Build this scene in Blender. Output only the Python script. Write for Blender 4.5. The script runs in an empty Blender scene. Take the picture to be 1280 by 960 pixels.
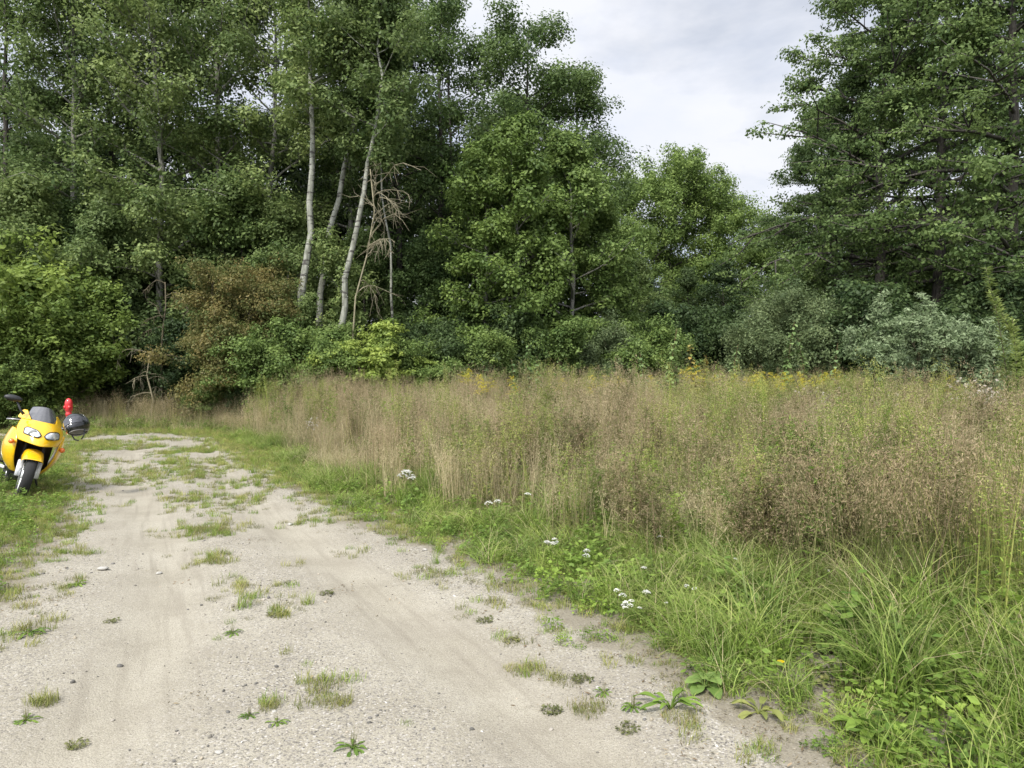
import bpy, math, random
import numpy as np
from mathutils import Vector, Matrix, Euler

# ------------------------------------------------------------------ camera, sky, sun, exposure
S = bpy.context.scene
R = math.radians
CAM_H = 1.6
cd = bpy.data.cameras.new("camera"); cam = bpy.data.objects.new("camera", cd); S.collection.objects.link(cam)
cam.location = (0, 0, CAM_H); cam.rotation_euler = (R(90 - 0.38), 0, 0)
cd.sensor_width = 36; cd.lens = 25.3; cd.clip_start = 0.05; cd.clip_end = 2000
S.camera = cam
SUN_EL, SUN_AZ = R(50), R(208)          # azimuth clockwise from +Y: behind the camera and to the left
W = bpy.data.worlds.new("World"); S.world = W; W.use_nodes = True
nt = W.node_tree; nt.nodes.clear(); N = nt.nodes.new; LK = nt.links.new
out = N('ShaderNodeOutputWorld'); bg = N('ShaderNodeBackground'); bg.inputs[1].default_value = 0.076
sky = N('ShaderNodeTexSky'); sky.sky_type = 'NISHITA'; sky.sun_disc = False
sky.sun_elevation = SUN_EL; sky.sun_rotation = SUN_AZ; sky.air_density = 1.0; sky.dust_density = 1.5; sky.ozone_density = 2.0
tc = N('ShaderNodeTexCoord'); mp = N('ShaderNodeMapping'); mp.inputs['Scale'].default_value = (1, 1, 2.2)
LK(tc.outputs['Generated'], mp.inputs[0])
def cnoise(scale, det, rough, dist=0.0, off=0):
    n = N('ShaderNodeTexNoise'); n.inputs['Scale'].default_value = scale; n.inputs['Detail'].default_value = det
    n.inputs['Roughness'].default_value = rough; n.inputs['Distortion'].default_value = dist
    m = N('ShaderNodeMapping'); m.inputs['Location'].default_value = (off, off * .7, off * .3)
    LK(mp.outputs[0], m.inputs[0]); LK(m.outputs[0], n.inputs['Vector']); return n
def ramp(stops, src=None, tree=None):
    t = tree or nt
    r = t.nodes.new('ShaderNodeValToRGB'); e = r.color_ramp.elements
    e[0].position, e[0].color = stops[0][0], (*stops[0][1], 1); e[1].position, e[1].color = stops[-1][0], (*stops[-1][1], 1)
    for p, c in stops[1:-1]:
        x = e.new(p); x.color = (*c, 1)
    if src: t.links.new(src, r.inputs[0])
    return r
cover = ramp([(.36, (0.0,) * 3), (.50, (1,) * 3)], cnoise(2.3, 6, .55, .3, 3.1).outputs['Fac'])
cloudc = ramp([(.30, (5.9, 6.5, 7.9)), (.44, (6.9, 7.2, 8.0)), (.60, (7.5, 7.65, 8.1))], cnoise(3.1, 7, .55, .2, 7.7).outputs['Fac'])
mix = N('ShaderNodeMix'); mix.data_type = 'RGBA'
# thin veil of cloud everywhere, thicker sheets where the noise says so
veil = N('ShaderNodeMapRange'); veil.inputs['To Min'].default_value = .62; veil.inputs['To Max'].default_value = 1
LK(cover.outputs[0], veil.inputs['Value'])
LK(veil.outputs[0], mix.inputs['Factor']); LK(sky.outputs[0], mix.inputs[6]); LK(cloudc.outputs[0], mix.inputs[7])
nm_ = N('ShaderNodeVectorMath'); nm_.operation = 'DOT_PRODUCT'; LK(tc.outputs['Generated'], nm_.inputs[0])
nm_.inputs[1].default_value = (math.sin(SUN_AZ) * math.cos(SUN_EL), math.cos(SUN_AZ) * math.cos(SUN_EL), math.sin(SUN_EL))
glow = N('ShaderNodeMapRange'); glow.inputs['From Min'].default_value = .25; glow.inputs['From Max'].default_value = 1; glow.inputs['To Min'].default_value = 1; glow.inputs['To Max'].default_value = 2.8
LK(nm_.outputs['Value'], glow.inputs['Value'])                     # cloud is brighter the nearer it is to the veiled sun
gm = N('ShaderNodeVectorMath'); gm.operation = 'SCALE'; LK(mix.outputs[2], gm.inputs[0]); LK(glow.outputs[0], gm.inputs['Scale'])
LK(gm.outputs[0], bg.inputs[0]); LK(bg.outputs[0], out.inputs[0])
sl = bpy.data.lights.new("sun", 'SUN'); sun = bpy.data.objects.new("sun", sl); S.collection.objects.link(sun)
sl.energy = 3.0; sl.angle = R(11); sl.color = (1, .95, .86)
sd = Vector((math.sin(SUN_AZ) * math.cos(SUN_EL), math.cos(SUN_AZ) * math.cos(SUN_EL), math.sin(SUN_EL)))
sun.rotation_euler = sd.to_track_quat('Z', 'Y').to_euler()
V = S.view_settings; V.view_transform = 'Standard'; V.look = 'None'; V.exposure = 0.74; V.gamma = 1; V.use_curve_mapping = False
S.cycles.use_adaptive_sampling = True; S.cycles.max_bounces = 6; S.cycles.diffuse_bounces = 3; S.cycles.transmission_bounces = 5
S.cycles.transparent_max_bounces = 6; S.cycles.use_denoising = True

# ------------------------------------------------------------------ helpers
rng = np.random.default_rng(7)
def link(o): S.collection.objects.link(o); return o
def P(px, py, Y):                       # a point of the place seen in the photo, at distance Y
    return np.array(((px - 640) / 900 * Y, Y, CAM_H - (py - 474) / 900 * Y))
def G(px, py):
    Y = CAM_H * 900 / (py - 474); return np.array(((px - 640) / 900 * Y, Y))
_lat = rng.random((256, 256))
def vnoise(x, y, s=1.0, o=0):
    x = np.asarray(x, float) * s + 57.3 + o * 13.7; y = np.asarray(y, float) * s + 91.1 + o * 7.9
    xi = np.floor(x).astype(int); yi = np.floor(y).astype(int); fx = x - xi; fy = y - yi
    fx = fx * fx * (3 - 2 * fx); fy = fy * fy * (3 - 2 * fy); g = lambda a, b: _lat[a % 256, b % 256]
    return (g(xi, yi) * (1 - fx) + g(xi + 1, yi) * fx) * (1 - fy) + (g(xi, yi + 1) * (1 - fx) + g(xi + 1, yi + 1) * fx) * fy
def fnoise(x, y, s=1.0, o=0):
    return (vnoise(x, y, s, o) + .5 * vnoise(x, y, 2.1 * s, o + 1) + .25 * vnoise(x, y, 4.3 * s, o + 2)) / 1.75
def inpoly(x, y, poly):
    c = np.zeros(len(x), bool); n = len(poly)
    for i in range(n):
        x1, y1 = poly[i]; x2, y2 = poly[(i + 1) % n]
        if y1 == y2: continue
        c ^= ((y1 > y) != (y2 > y)) & (x < (x2 - x1) * (y - y1) / (y2 - y1) + x1)
    return c
def linedist(x, y, line):
    d = np.full(len(x), 1e9)
    for (x1, y1), (x2, y2) in zip(line[:-1], line[1:]):
        dx, dy = x2 - x1, y2 - y1; t = np.clip(((x - x1) * dx + (y - y1) * dy) / (dx * dx + dy * dy), 0, 1)
        d = np.minimum(d, np.hypot(x - x1 - t * dx, y - y1 - t * dy))
    return d
RIGHT = [(3.2, -3), (2.3, 1.2), (1.34, 2.96), (.93, 3.83), (.40, 4.86), (-.48, 6.67), (-1.75, 8.2), (-3.7, 12.0), (-5.9, 16.4), (-8.1, 20.2)]
FAR = [(-8.1, 20.2), (-9.2, 21.4), (-11, 21.9), (-13.2, 21.4), (-16, 21.9)]
LEFT = [(-16, 21.9), (-17, 19), (-12.2, 17.6), (-9.2, 14.6), (-7.6, 12.2), (-6.3, 10.0), (-5.5, 8.7), (-4.6, 7), (-3.95, 5.4), (-3.6, 4.2), (-3.4, 2.5), (-3.4, -3)]
TRACK = RIGHT + FAR[1:] + LEFT[1:]
def edge_dist(x, y):                    # >0 inside the track
    x = np.asarray(x, float); y = np.asarray(y, float)
    d = linedist(x, y, TRACK + [TRACK[0]])
    return np.where(inpoly(x, y, TRACK), d, -d)
RUT_L = [(-2.0, -2), (-2.0, 2), (-1.9, 3.2), (-2.2, 4.5), (-3.1, 6.5), (-4.6, 9), (-6.2, 11.6), (-8.2, 15.5), (-10.2, 19.5)]
RUT_R = [(1.3, -2), (.7, 1.8), (.25, 3.1), (-.35, 4.2), (-1.3, 5.8), (-2.6, 8), (-4.3, 11), (-6.3, 15), (-8.6, 19)]
def gz(x, y):
    x = np.asarray(x, float); y = np.asarray(y, float)
    sh = x.shape; x = x.ravel(); y = y.ravel()
    d = edge_dist(x, y)
    z = .05 * (fnoise(x, y, .35, 3) - .5) + .22 * np.clip((-d - .3) / 5, 0, 1) ** 1.2
    z += np.where(y > 23, .25 * np.clip((y - 23) / 10, 0, 1), 0)
    rut = np.exp(-(linedist(x, y, RUT_L) / .3) ** 2) + np.exp(-(linedist(x, y, RUT_R) / .3) ** 2)
    z -= .035 * rut * (d > -.2)
    return z.reshape(sh)

def mesh(name, v, faces, mat, parent=None, col=None, smooth=False, lk=True):
    """faces: list of int arrays (n,k); one mesh object."""
    v = np.asarray(v, np.float32).reshape(-1, 3); me = bpy.data.meshes.new(name)
    faces = [np.asarray(f, np.int32) for f in faces if len(f)]
    me.vertices.add(len(v)); me.vertices.foreach_set('co', v.ravel())
    nl = sum(f.size for f in faces); nf = sum(len(f) for f in faces)
    me.loops.add(nl); me.loops.foreach_set('vertex_index', np.concatenate([f.ravel() for f in faces]))
    tot = np.concatenate([np.full(len(f), f.shape[1], np.int32) for f in faces])
    me.polygons.add(nf); me.polygons.foreach_set('loop_start', np.concatenate(([0], np.cumsum(tot)[:-1])).astype(np.int32))
    if smooth: me.polygons.foreach_set('use_smooth', np.ones(nf, bool))
    if col is not None:
        a = me.color_attributes.new('Col', 'FLOAT_COLOR', 'POINT')
        c = np.ones((len(v), 4), np.float32); c[:, :3] = col; a.data.foreach_set('color', c.ravel())
    me.update(calc_edges=True); me.validate()
    if mat: me.materials.append(mat)
    o = bpy.data.objects.new(name, me)
    if lk: link(o)
    if parent: o.parent = parent
    return o
class MB:
    def __init__(s): s.v = []; s.f = {}; s.n = 0; s.c = []
    def add(s, v, f, c=None):
        v = np.asarray(v, float).reshape(-1, 3)
        fs = f if isinstance(f, list) and len(f) and isinstance(f[0], np.ndarray) and f[0].ndim == 2 else [np.asarray(f)]
        for q in fs:
            if len(q): s.f.setdefault(q.shape[1], []).append(q + s.n)
        s.v.append(v); s.n += len(v)
        if c is not None: s.c.append(np.broadcast_to(np.asarray(c, float), (len(v), 3)))
    def tube(s, pts, rad, k=6, c=None, cap=True):
        pts = np.asarray(pts, float); n = len(pts); rad = np.broadcast_to(np.asarray(rad, float), (n,))
        t = np.gradient(pts, axis=0); t /= np.linalg.norm(t, axis=1)[:, None] + 1e-9
        ref = np.array((.31, .95, .05)) if abs(t.mean(0)[2]) > .7 * np.linalg.norm(t.mean(0)) else np.array((.02, .03, 1.))
        a = np.cross(t, ref); a /= np.linalg.norm(a, axis=1)[:, None] + 1e-9; b = np.cross(t, a)
        th = np.arange(k) * 2 * math.pi / k
        v = pts[:, None] + rad[:, None, None] * (np.cos(th)[None, :, None] * a[:, None] + np.sin(th)[None, :, None] * b[:, None])
        i = np.arange((n - 1) * k).reshape(n - 1, k); j = np.roll(i, -1, 1)
        q = np.stack([i, j, j + k, i + k], -1).reshape(-1, 4); fs = [q]
        if cap: fs += [np.arange(k)[None, ::-1], (np.arange(k) + (n - 1) * k)[None]]
        s.add(v.reshape(-1, 3), fs, c)
    def box(s, c0, size, rot=None, c=None):
        h = np.array(size) / 2; v = np.array([(x, y, z) for x in (-1, 1) for y in (-1, 1) for z in (-1, 1)]) * h
        if rot is not None: v = v @ np.array(rot).T
        s.add(v + np.array(c0), np.array([(0, 1, 3, 2), (4, 6, 7, 5), (0, 4, 5, 1), (2, 3, 7, 6), (0, 2, 6, 4), (1, 5, 7, 3)]), c)
    def grid(s, pts, c=None, close=False):
        pts = np.asarray(pts, float); n, m = pts.shape[:2]; i = np.arange(n * m).reshape(n, m)
        if close: i = np.concatenate([i, i[:, :1]], 1)
        s.add(pts.reshape(-1, 3), np.stack([i[:-1, :-1], i[:-1, 1:], i[1:, 1:], i[1:, :-1]], -1).reshape(-1, 4), c)
    def lathe(s, prof, k=24, axis='z', ctr=(0, 0, 0), c=None):
        th = np.arange(k) * 2 * math.pi / k; p = np.asarray(prof, float)
        x = p[:, 0, None] * np.cos(th); y = p[:, 0, None] * np.sin(th); z = np.broadcast_to(p[:, 1, None], x.shape)
        g = np.stack({'z': [x, y, z], 'y': [x, z, y], 'x': [z, x, y]}[axis], -1) + np.array(ctr)
        s.grid(g, c, True)
    def build(s, name, mat, parent=None, smooth=False, lk=True, xf=None):
        v = np.concatenate(s.v)
        if xf is not None: v = xf(v)
        return mesh(name, v, [np.concatenate(x) for x in s.f.values()], mat, parent, np.concatenate(s.c) if s.c else None, smooth, lk)
def empty(name, loc=(0, 0, 0), rz=0, sc=1):
    o = bpy.data.objects.new(name, None); link(o); o.location = loc; o.rotation_euler = (0, 0, rz); o.scale = (sc,) * 3 if np.isscalar(sc) else sc
    o.empty_display_size = .2; return o
def tag(o, label=None, cat=None, group=None, kind=None):
    for k, x in (('label', label), ('category', cat), ('group', group), ('kind', kind)):
        if x: o[k] = x
    return o
def dup(src, loc, rz=0, sc=1, label=None, cat=None, group=None, rx=0, ry=0):
    r = src.copy(); link(r); r.location = loc; r.rotation_euler = (rx, ry, rz); r.scale = (sc,) * 3 if np.isscalar(sc) else sc
    for ch in src.children:
        c = ch.copy(); link(c); c.parent = r
    return tag(r, label, cat, group)

# ------------------------------------------------------------------ materials
def mat(name):
    m = bpy.data.materials.new(name); m.use_nodes = True; t = m.node_tree
    return m, t, t.nodes['Principled BSDF'], t.nodes['Material Output']
def simple(name, col, rough=.5, metal=0, spec=.5, coat=0, trans=0, bump=0, bscale=40):
    m, t, b, o = mat(name); b.inputs['Roughness'].default_value = rough
    b.inputs['Metallic'].default_value = metal; b.inputs['Specular IOR Level'].default_value = spec; b.inputs['Coat Weight'].default_value = coat
    b.inputs['Transmission Weight'].default_value = trans
    n = t.nodes.new('ShaderNodeTexNoise'); n.inputs['Scale'].default_value = bscale; n.inputs['Detail'].default_value = 5
    c = np.array(col); r = ramp([(.3, tuple(c * .86)), (.7, tuple(np.minimum(c * 1.08, 1)))], n.outputs['Fac'], t)
    x = t.nodes.new('ShaderNodeTexCoord'); t.links.new(x.outputs['Object'], n.inputs['Vector']); t.links.new(r.outputs[0], b.inputs['Base Color'])
    if bump:
        q = t.nodes.new('ShaderNodeBump'); q.inputs['Strength'].default_value = bump; q.inputs['Distance'].default_value = .02
        t.links.new(n.outputs['Fac'], q.inputs['Height']); t.links.new(q.outputs[0], b.inputs['Normal'])
    return m
def leafy(name, trans=.35, gain=(1, 1, 1), rough=.55, spec=.25):
    """leaf and blade material: colour of each leaf from its attribute, a slight drift from plant to plant."""
    m, t, b, o = mat(name); L = t.links.new
    a = t.nodes.new('ShaderNodeAttribute'); a.attribute_name = 'Col'
    oi = t.nodes.new('ShaderNodeObjectInfo'); hs = t.nodes.new('ShaderNodeHueSaturation')
    mr = t.nodes.new('ShaderNodeMapRange'); mr.inputs['To Min'].default_value = .74; mr.inputs['To Max'].default_value = 1.22
    L(oi.outputs['Random'], mr.inputs['Value']); L(mr.outputs[0], hs.inputs['Value'])
    mh = t.nodes.new('ShaderNodeMapRange'); mh.inputs['To Min'].default_value = .508; mh.inputs['To Max'].default_value = .488
    L(oi.outputs['Random'], mh.inputs['Value']); L(mh.outputs[0], hs.inputs['Hue'])
    g = t.nodes.new('ShaderNodeMix'); g.data_type = 'RGBA'; g.blend_type = 'MULTIPLY'; g.inputs['Factor'].default_value = 1
    g.inputs[7].default_value = (*gain, 1); L(a.outputs['Color'], g.inputs[6]); L(g.outputs[2], hs.inputs['Color'])
    L(hs.outputs[0], b.inputs['Base Color']); b.inputs['Roughness'].default_value = rough; b.inputs['Specular IOR Level'].default_value = spec
    tr = t.nodes.new('ShaderNodeBsdfTranslucent'); L(hs.outputs[0], tr.inputs['Color'])
    mx = t.nodes.new('ShaderNodeMixShader'); mx.inputs[0].default_value = trans
    L(b.outputs[0], mx.inputs[1]); L(tr.outputs[0], mx.inputs[2]); L(mx.outputs[0], o.inputs['Surface'])
    return m
M_LEAF = leafy('leaf', .42, (1.44, 1.36, 1.48))
M_VEG = leafy('meadow_plant', .36, (1.13, 1.10, 1.10))
M_FLOWER = leafy('petal', .25, rough=.7)
def barkmat(name, c1, c2, scale=6, spots=None):
    m, t, b, o = mat(name); L = t.links.new
    x = t.nodes.new('ShaderNodeTexCoord'); mpp = t.nodes.new('ShaderNodeMapping'); mpp.inputs['Scale'].default_value = (3, 3, .8)
    L(x.outputs['Object'], mpp.inputs[0]); n = t.nodes.new('ShaderNodeTexNoise'); n.inputs['Scale'].default_value = scale; n.inputs['Detail'].default_value = 7
    L(mpp.outputs[0], n.inputs['Vector']); r = ramp([(.35, c1), (.62, c2)], n.outputs['Fac'], t); src = r.outputs[0]
    if spots:
        m2 = t.nodes.new('ShaderNodeMapping'); m2.inputs['Scale'].default_value = (1, 1, 3.5); L(x.outputs['Object'], m2.inputs[0])
        n2 = t.nodes.new('ShaderNodeTexNoise'); n2.inputs['Scale'].default_value = 3.0; n2.inputs['Detail'].default_value = 4; L(m2.outputs[0], n2.inputs['Vector'])
        r2 = ramp([(.55, (0, 0, 0)), (.63, (1, 1, 1))], n2.outputs['Fac'], t); k = t.nodes.new('ShaderNodeMix'); k.data_type = 'RGBA'
        L(r2.outputs[0], k.inputs['Factor']); L(src, k.inputs[6]); k.inputs[7].default_value = (*spots, 1); src = k.outputs[2]
    L(src, b.inputs['Base Color']); b.inputs['Roughness'].default_value = .9
    q = t.nodes.new('ShaderNodeBump'); q.inputs['Strength'].default_value = .5; q.inputs['Distance'].default_value = .03
    L(n.outputs['Fac'], q.inputs['Height']); L(q.outputs[0], b.inputs['Normal']); return m
M_BARK = barkmat('dark_bark', (.022, .019, .015), (.065, .058, .048))
M_GREY = barkmat('grey_bark', (.10, .10, .085), (.24, .23, .2))
M_PALE = barkmat('pale_bark', (.13, .135, .105), (.30, .305, .26), 3, (.06, .055, .05))
M_DEAD = barkmat('dead_wood', (.15, .135, .085), (.28, .25, .165))
M_TWIG = barkmat('twig_bark', (.05, .04, .025), (.12, .10, .06))

# ------------------------------------------------------------------ ground and track
def ground_mat():
    m, t, b, o = mat('soil_and_litter'); L = t.links.new; x = t.nodes.new('ShaderNodeTexCoord')
    def n(s, d=6):
        k = t.nodes.new('ShaderNodeTexNoise'); k.inputs['Scale'].default_value = s; k.inputs['Detail'].default_value = d; L(x.outputs['Object'], k.inputs['Vector']); return k
    a = ramp([(.35, (.035, .04, .018)), (.5, (.07, .065, .035)), (.65, (.11, .095, .06))], n(9).outputs['Fac'], t)
    c = ramp([(.4, (.05, .06, .02)), (.65, (.09, .08, .045))], n(.8).outputs['Fac'], t)
    k = t.nodes.new('ShaderNodeMix'); k.data_type = 'RGBA'; k.inputs['Factor'].default_value = .5; L(a.outputs[0], k.inputs[6]); L(c.outputs[0], k.inputs[7])
    L(k.outputs[2], b.inputs['Base Color']); b.inputs['Roughness'].default_value = .95
    q = t.nodes.new('ShaderNodeBump'); q.inputs['Strength'].default_value = .8; q.inputs['Distance'].default_value = .05; L(n(25).outputs['Fac'], q.inputs['Height']); L(q.outputs[0], b.inputs['Normal'])
    return m
def axis(a, b, near0, near1, fine, growth=1.25):
    p = list(np.arange(near0, near1 + 1e-6, fine)); s = fine
    while p[-1] < b: s *= growth; p.append(min(p[-1] + s, b))
    s = fine; q = []; c = near0
    while c > a: s *= growth; c = max(c - s, a); q.append(c)
    return np.array(q[::-1] + p)
gx = axis(-600, 600, -20, 24, .4); gy = axis(-200, 900, -4, 40, .4)
X, Yg = np.meshgrid(gx, gy); Z = gz(X, Yg)
ed = edge_dist(X.ravel(), Yg.ravel()).reshape(X.shape); Z = Z - .07 * np.clip((ed + 1.5) / .6, 0, 1)
b = MB(); b.grid(np.stack([X, Yg, Z], -1)); tag(b.build('ground', ground_mat(), smooth=True), kind='structure')

def track_mat():
    m, t, b, o = mat('dusty_gravel'); L = t.links.new; x = t.nodes.new('ShaderNodeTexCoord')
    def n(s, d=6, r=.6, off=0):
        k = t.nodes.new('ShaderNodeTexNoise'); k.inputs['Scale'].default_value = s; k.inputs['Detail'].default_value = d; k.inputs['Roughness'].default_value = r
        mm = t.nodes.new('ShaderNodeMapping'); mm.inputs['Location'].default_value = (off, off, off); L(x.outputs['Object'], mm.inputs[0]); L(mm.outputs[0], k.inputs['Vector']); return k
    def mx(f, a, c, mode='MIX'):
        k = t.nodes.new('ShaderNodeMix'); k.data_type = 'RGBA'; k.blend_type = mode
        if isinstance(f, float): k.inputs['Factor'].default_value = f
        else: L(f, k.inputs['Factor'])
        L(a, k.inputs[6])
        if isinstance(c, tuple): k.inputs[7].default_value = (*c, 1)
        else: L(c, k.inputs[7])
        return k.outputs[2]
    base = ramp([(.3, (.235, .215, .165)), (.5, (.298, .276, .218)), (.7, (.352, .33, .268))], n(1.3, 9, .65).outputs['Fac'], t).outputs[0]
    at = t.nodes.new('ShaderNodeAttribute'); at.attribute_name = 'Col'; sp = t.nodes.new('ShaderNodeSeparateColor'); L(at.outputs['Color'], sp.inputs[0])
    # fine speckle of grit, coarser in the strips between the wheel tracks
    v1 = t.nodes.new('ShaderNodeTexVoronoi'); v1.inputs['Scale'].default_value = 105; L(x.outputs['Object'], v1.inputs['Vector'])
    v2 = t.nodes.new('ShaderNodeTexVoronoi'); v2.inputs['Scale'].default_value = 240; L(x.outputs['Object'], v2.inputs['Vector'])
    def grit(v, lo, hi):
        s = t.nodes.new('ShaderNodeSeparateColor'); L(v.outputs['Color'], s.inputs[0]); return ramp([(lo, (0, 0, 0)), (hi, (1, 1, 1))], s.outputs[0], t).outputs[0], s.outputs[1]
    g1, h1 = grit(v1, .55, .62); g2, h2 = grit(v2, .45, .55)
    gc1 = ramp([(0, (.09, .085, .08)), (.45, (.20, .185, .16)), (.8, (.30, .28, .245)), (1, (.46, .44, .41))], h1, t).outputs[0]
    gc2 = ramp([(0, (.12, .108, .09)), (.6, (.27, .24, .195)), (1, (.42, .39, .34))], h2, t).outputs[0]
    def mul(a, c):
        k = t.nodes.new('ShaderNodeMath'); k.operation = 'MULTIPLY'; L(a, k.inputs[0])
        if isinstance(c, float): k.inputs[1].default_value = c
        else: L(c, k.inputs[1])
        return k.outputs[0]
    col = mx(mul(g2, .6), base, gc2); col = mx(mul(mul(g1, sp.outputs[0]), .9), col, gc1)
    # dark bits of grit and crumbs all over, and fine streaks drawn out along the wheel tracks
    v3 = t.nodes.new('ShaderNodeTexVoronoi'); v3.inputs['Scale'].default_value = 46; L(x.outputs['Object'], v3.inputs['Vector']); g3, h3 = grit(v3, .80, .84)
    rim = ramp([(.10, (1, 1, 1)), (.22, (0, 0, 0))], v3.outputs['Distance'], t).outputs[0]; col = mx(mul(mul(g3, rim), .75), col, (.085, .078, .066))
    mp3 = t.nodes.new('ShaderNodeMapping'); mp3.inputs['Scale'].default_value = (9, .5, 1); mp4 = t.nodes.new('ShaderNodeMapping'); mp4.inputs['Rotation'].default_value = (0, 0, R(-27)); L(x.outputs['Object'], mp4.inputs[0]); L(mp4.outputs[0], mp3.inputs[0]); ns = t.nodes.new('ShaderNodeTexNoise'); ns.inputs['Scale'].default_value = 1.6; ns.inputs['Detail'].default_value = 6; L(mp3.outputs[0], ns.inputs['Vector'])
    sk = ramp([(.50, (0, 0, 0)), (.66, (1, 1, 1))], ns.outputs['Fac'], t).outputs[0]; col = mx(mul(mul(sk, sp.outputs[2]), .45), col, (.185, .165, .13))
    st = ramp([(.52, (0, 0, 0)), (.68, (1, 1, 1))], n(.9, 7, .6, 4.).outputs['Fac'], t).outputs[0]
    col = mx(mul(st, .35), col, (.19, .168, .135))
    # soil and humus worked in along the verge
    nv = n(5, 6, .6, 9.).outputs['Fac']; k = t.nodes.new('ShaderNodeMath'); k.operation = 'ADD'; L(sp.outputs[1], k.inputs[0]); L(nv, k.inputs[1])
    vf = ramp([(.80, (0, 0, 0)), (1.25, (1, 1, 1))], k.outputs[0], t).outputs[0]
    col = mx(mul(vf, .6), col, (.15, .13, .09))
    L(col, b.inputs['Base Color']); b.inputs['Roughness'].default_value = .95; b.inputs['Specular IOR Level'].default_value = .15
    h = t.nodes.new('ShaderNodeMath'); h.operation = 'MULTIPLY_ADD'; L(v1.outputs['Distance'], h.inputs[0]); h.inputs[1].default_value = -.45; L(n(14, 8, .7).outputs['Fac'], h.inputs[2])
    q = t.nodes.new('ShaderNodeBump'); q.inputs['Strength'].default_value = .42; q.inputs['Distance'].default_value = .014; L(h.outputs[0], q.inputs['Height']); L(q.outputs[0], b.inputs['Normal'])
    return m
s = .07; nx = np.arange(-18.4, 4.6, s); ny = np.arange(-3.9, 23.0, s); X, Yg = np.meshgrid(nx, ny); xf_, yf_ = X.ravel(), Yg.ravel()
ed = edge_dist(xf_, yf_) + .35 * (fnoise(xf_, yf_, 1.6, 5) - .5)
zz = gz(xf_, yf_) + .004 + .012 * (fnoise(xf_, yf_, 1.1, 8) - .5) * np.clip(ed, 0, 1) + .005 * (fnoise(xf_, yf_, 5, 9) - .5)
rl, rr = linedist(xf_, yf_, RUT_L), linedist(xf_, yf_, RUT_R)
coarse = np.clip(1.15 - 1.0 * np.exp(-(rl / .33) ** 2) - 1.0 * np.exp(-(rr / .33) ** 2) - .2, 0, 1) * (.35 + .9 * fnoise(xf_, yf_, .9, 12))
cc = np.stack([np.clip(coarse, 0, 1), np.clip(.75 - ed / .5, 0, 1), np.clip(np.exp(-(rl / .45) ** 2) + np.exp(-(rr / .45) ** 2), 0, 1)], -1)
keep = (ed > -.9).reshape(X.shape); i = np.arange(X.size).reshape(X.shape)
q = np.stack([i[:-1, :-1], i[:-1, 1:], i[1:, 1:], i[1:, :-1]], -1); kq = keep[:-1, :-1] & keep[:-1, 1:] & keep[1:, 1:] & keep[1:, :-1]
q = q[kq]; used = np.unique(q); rem = np.full(X.size, -1); rem[used] = np.arange(len(used))
vv = np.stack([xf_, yf_, zz], -1)[used]
tag(mesh('gravel_track', vv, [rem[q]], track_mat(), col=cc[used], smooth=True), kind='structure')
def tz(x, y):                            # height to set things at
    return float(gz(np.array([x]), np.array([y]))[0])

# ------------------------------------------------------------------ trees
def unit(a): return a / (np.linalg.norm(a, axis=-1, keepdims=True) + 1e-9)
def leaves(rg, ctr, n, L, r, flat, c0, c1, wd=.6, up=.55, tint_c=None, droop=0):
    """n leaf blades round each clump centre; returns verts, quads, colours."""
    k = len(ctr); p = rg.normal(0, 1, (k, n, 3)); p = p / np.maximum(1, np.linalg.norm(p, axis=-1, keepdims=True) / 1.7)
    rr = np.broadcast_to(np.asarray(r, float).reshape(-1, 1, 1), (k, 1, 1)); off = p * rr * .62; off[..., 2] *= flat
    off[..., 2] -= droop * (off[..., 0] ** 2 + off[..., 1] ** 2) ** .5
    c = (ctr[:, None] + off).reshape(-1, 3); m = len(c)
    nm = unit(np.array((0, 0, up)) + .75 * unit(off.reshape(-1, 3)) + rg.normal(0, .30, (m, 3)))
    a = unit(np.cross(nm, rg.normal(0, 1, (m, 3)))); bb = np.cross(nm, a)
    l = L * rg.uniform(.55, 1.5, (m, 1)) * .5; w = l * wd
    v = np.stack([c - a * l, c - a * l * .1 + bb * w - nm * w * .25, c + a * l - nm * l * .25, c - a * l * .1 - bb * w - nm * w * .25], 1)
    tc_ = np.repeat(rg.normal(.48, .28, k) if tint_c is None else tint_c, n); ti = np.clip(tc_ + rg.normal(0, .12, m), 0, 1)[:, None]
    col = np.asarray(c0) * (1 - ti) + np.asarray(c1) * ti; col = col * rg.uniform(.86, 1.14, (m, 1))
    return v.reshape(-1, 3), np.arange(m * 4).reshape(m, 4), np.repeat(col, 4, 0)
PROF = {
    'oval': lambda t: math.sin(math.pi * (.16 + .8 * t)) ** .8,
    'column': lambda t: (.75 + .25 * math.sin(math.pi * t)) * (1 - .75 * max(0, t - .6) / .4),
    'broad': lambda t: (.72 + .28 * math.sin(math.pi * min(1, t * 1.6 + .2))) * (1 - .8 * max(0, t - .45) / .55),
    'cone': lambda t: 1 - .85 * t,
    'dome': lambda t: .72 + .28 * t / .4 if t < .4 else max(.12, 1 - ((t - .4) / .62) ** 2) ** .5,
    'top': lambda t: math.sin(math.pi * (.3 + .66 * t)) ** .7}
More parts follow.
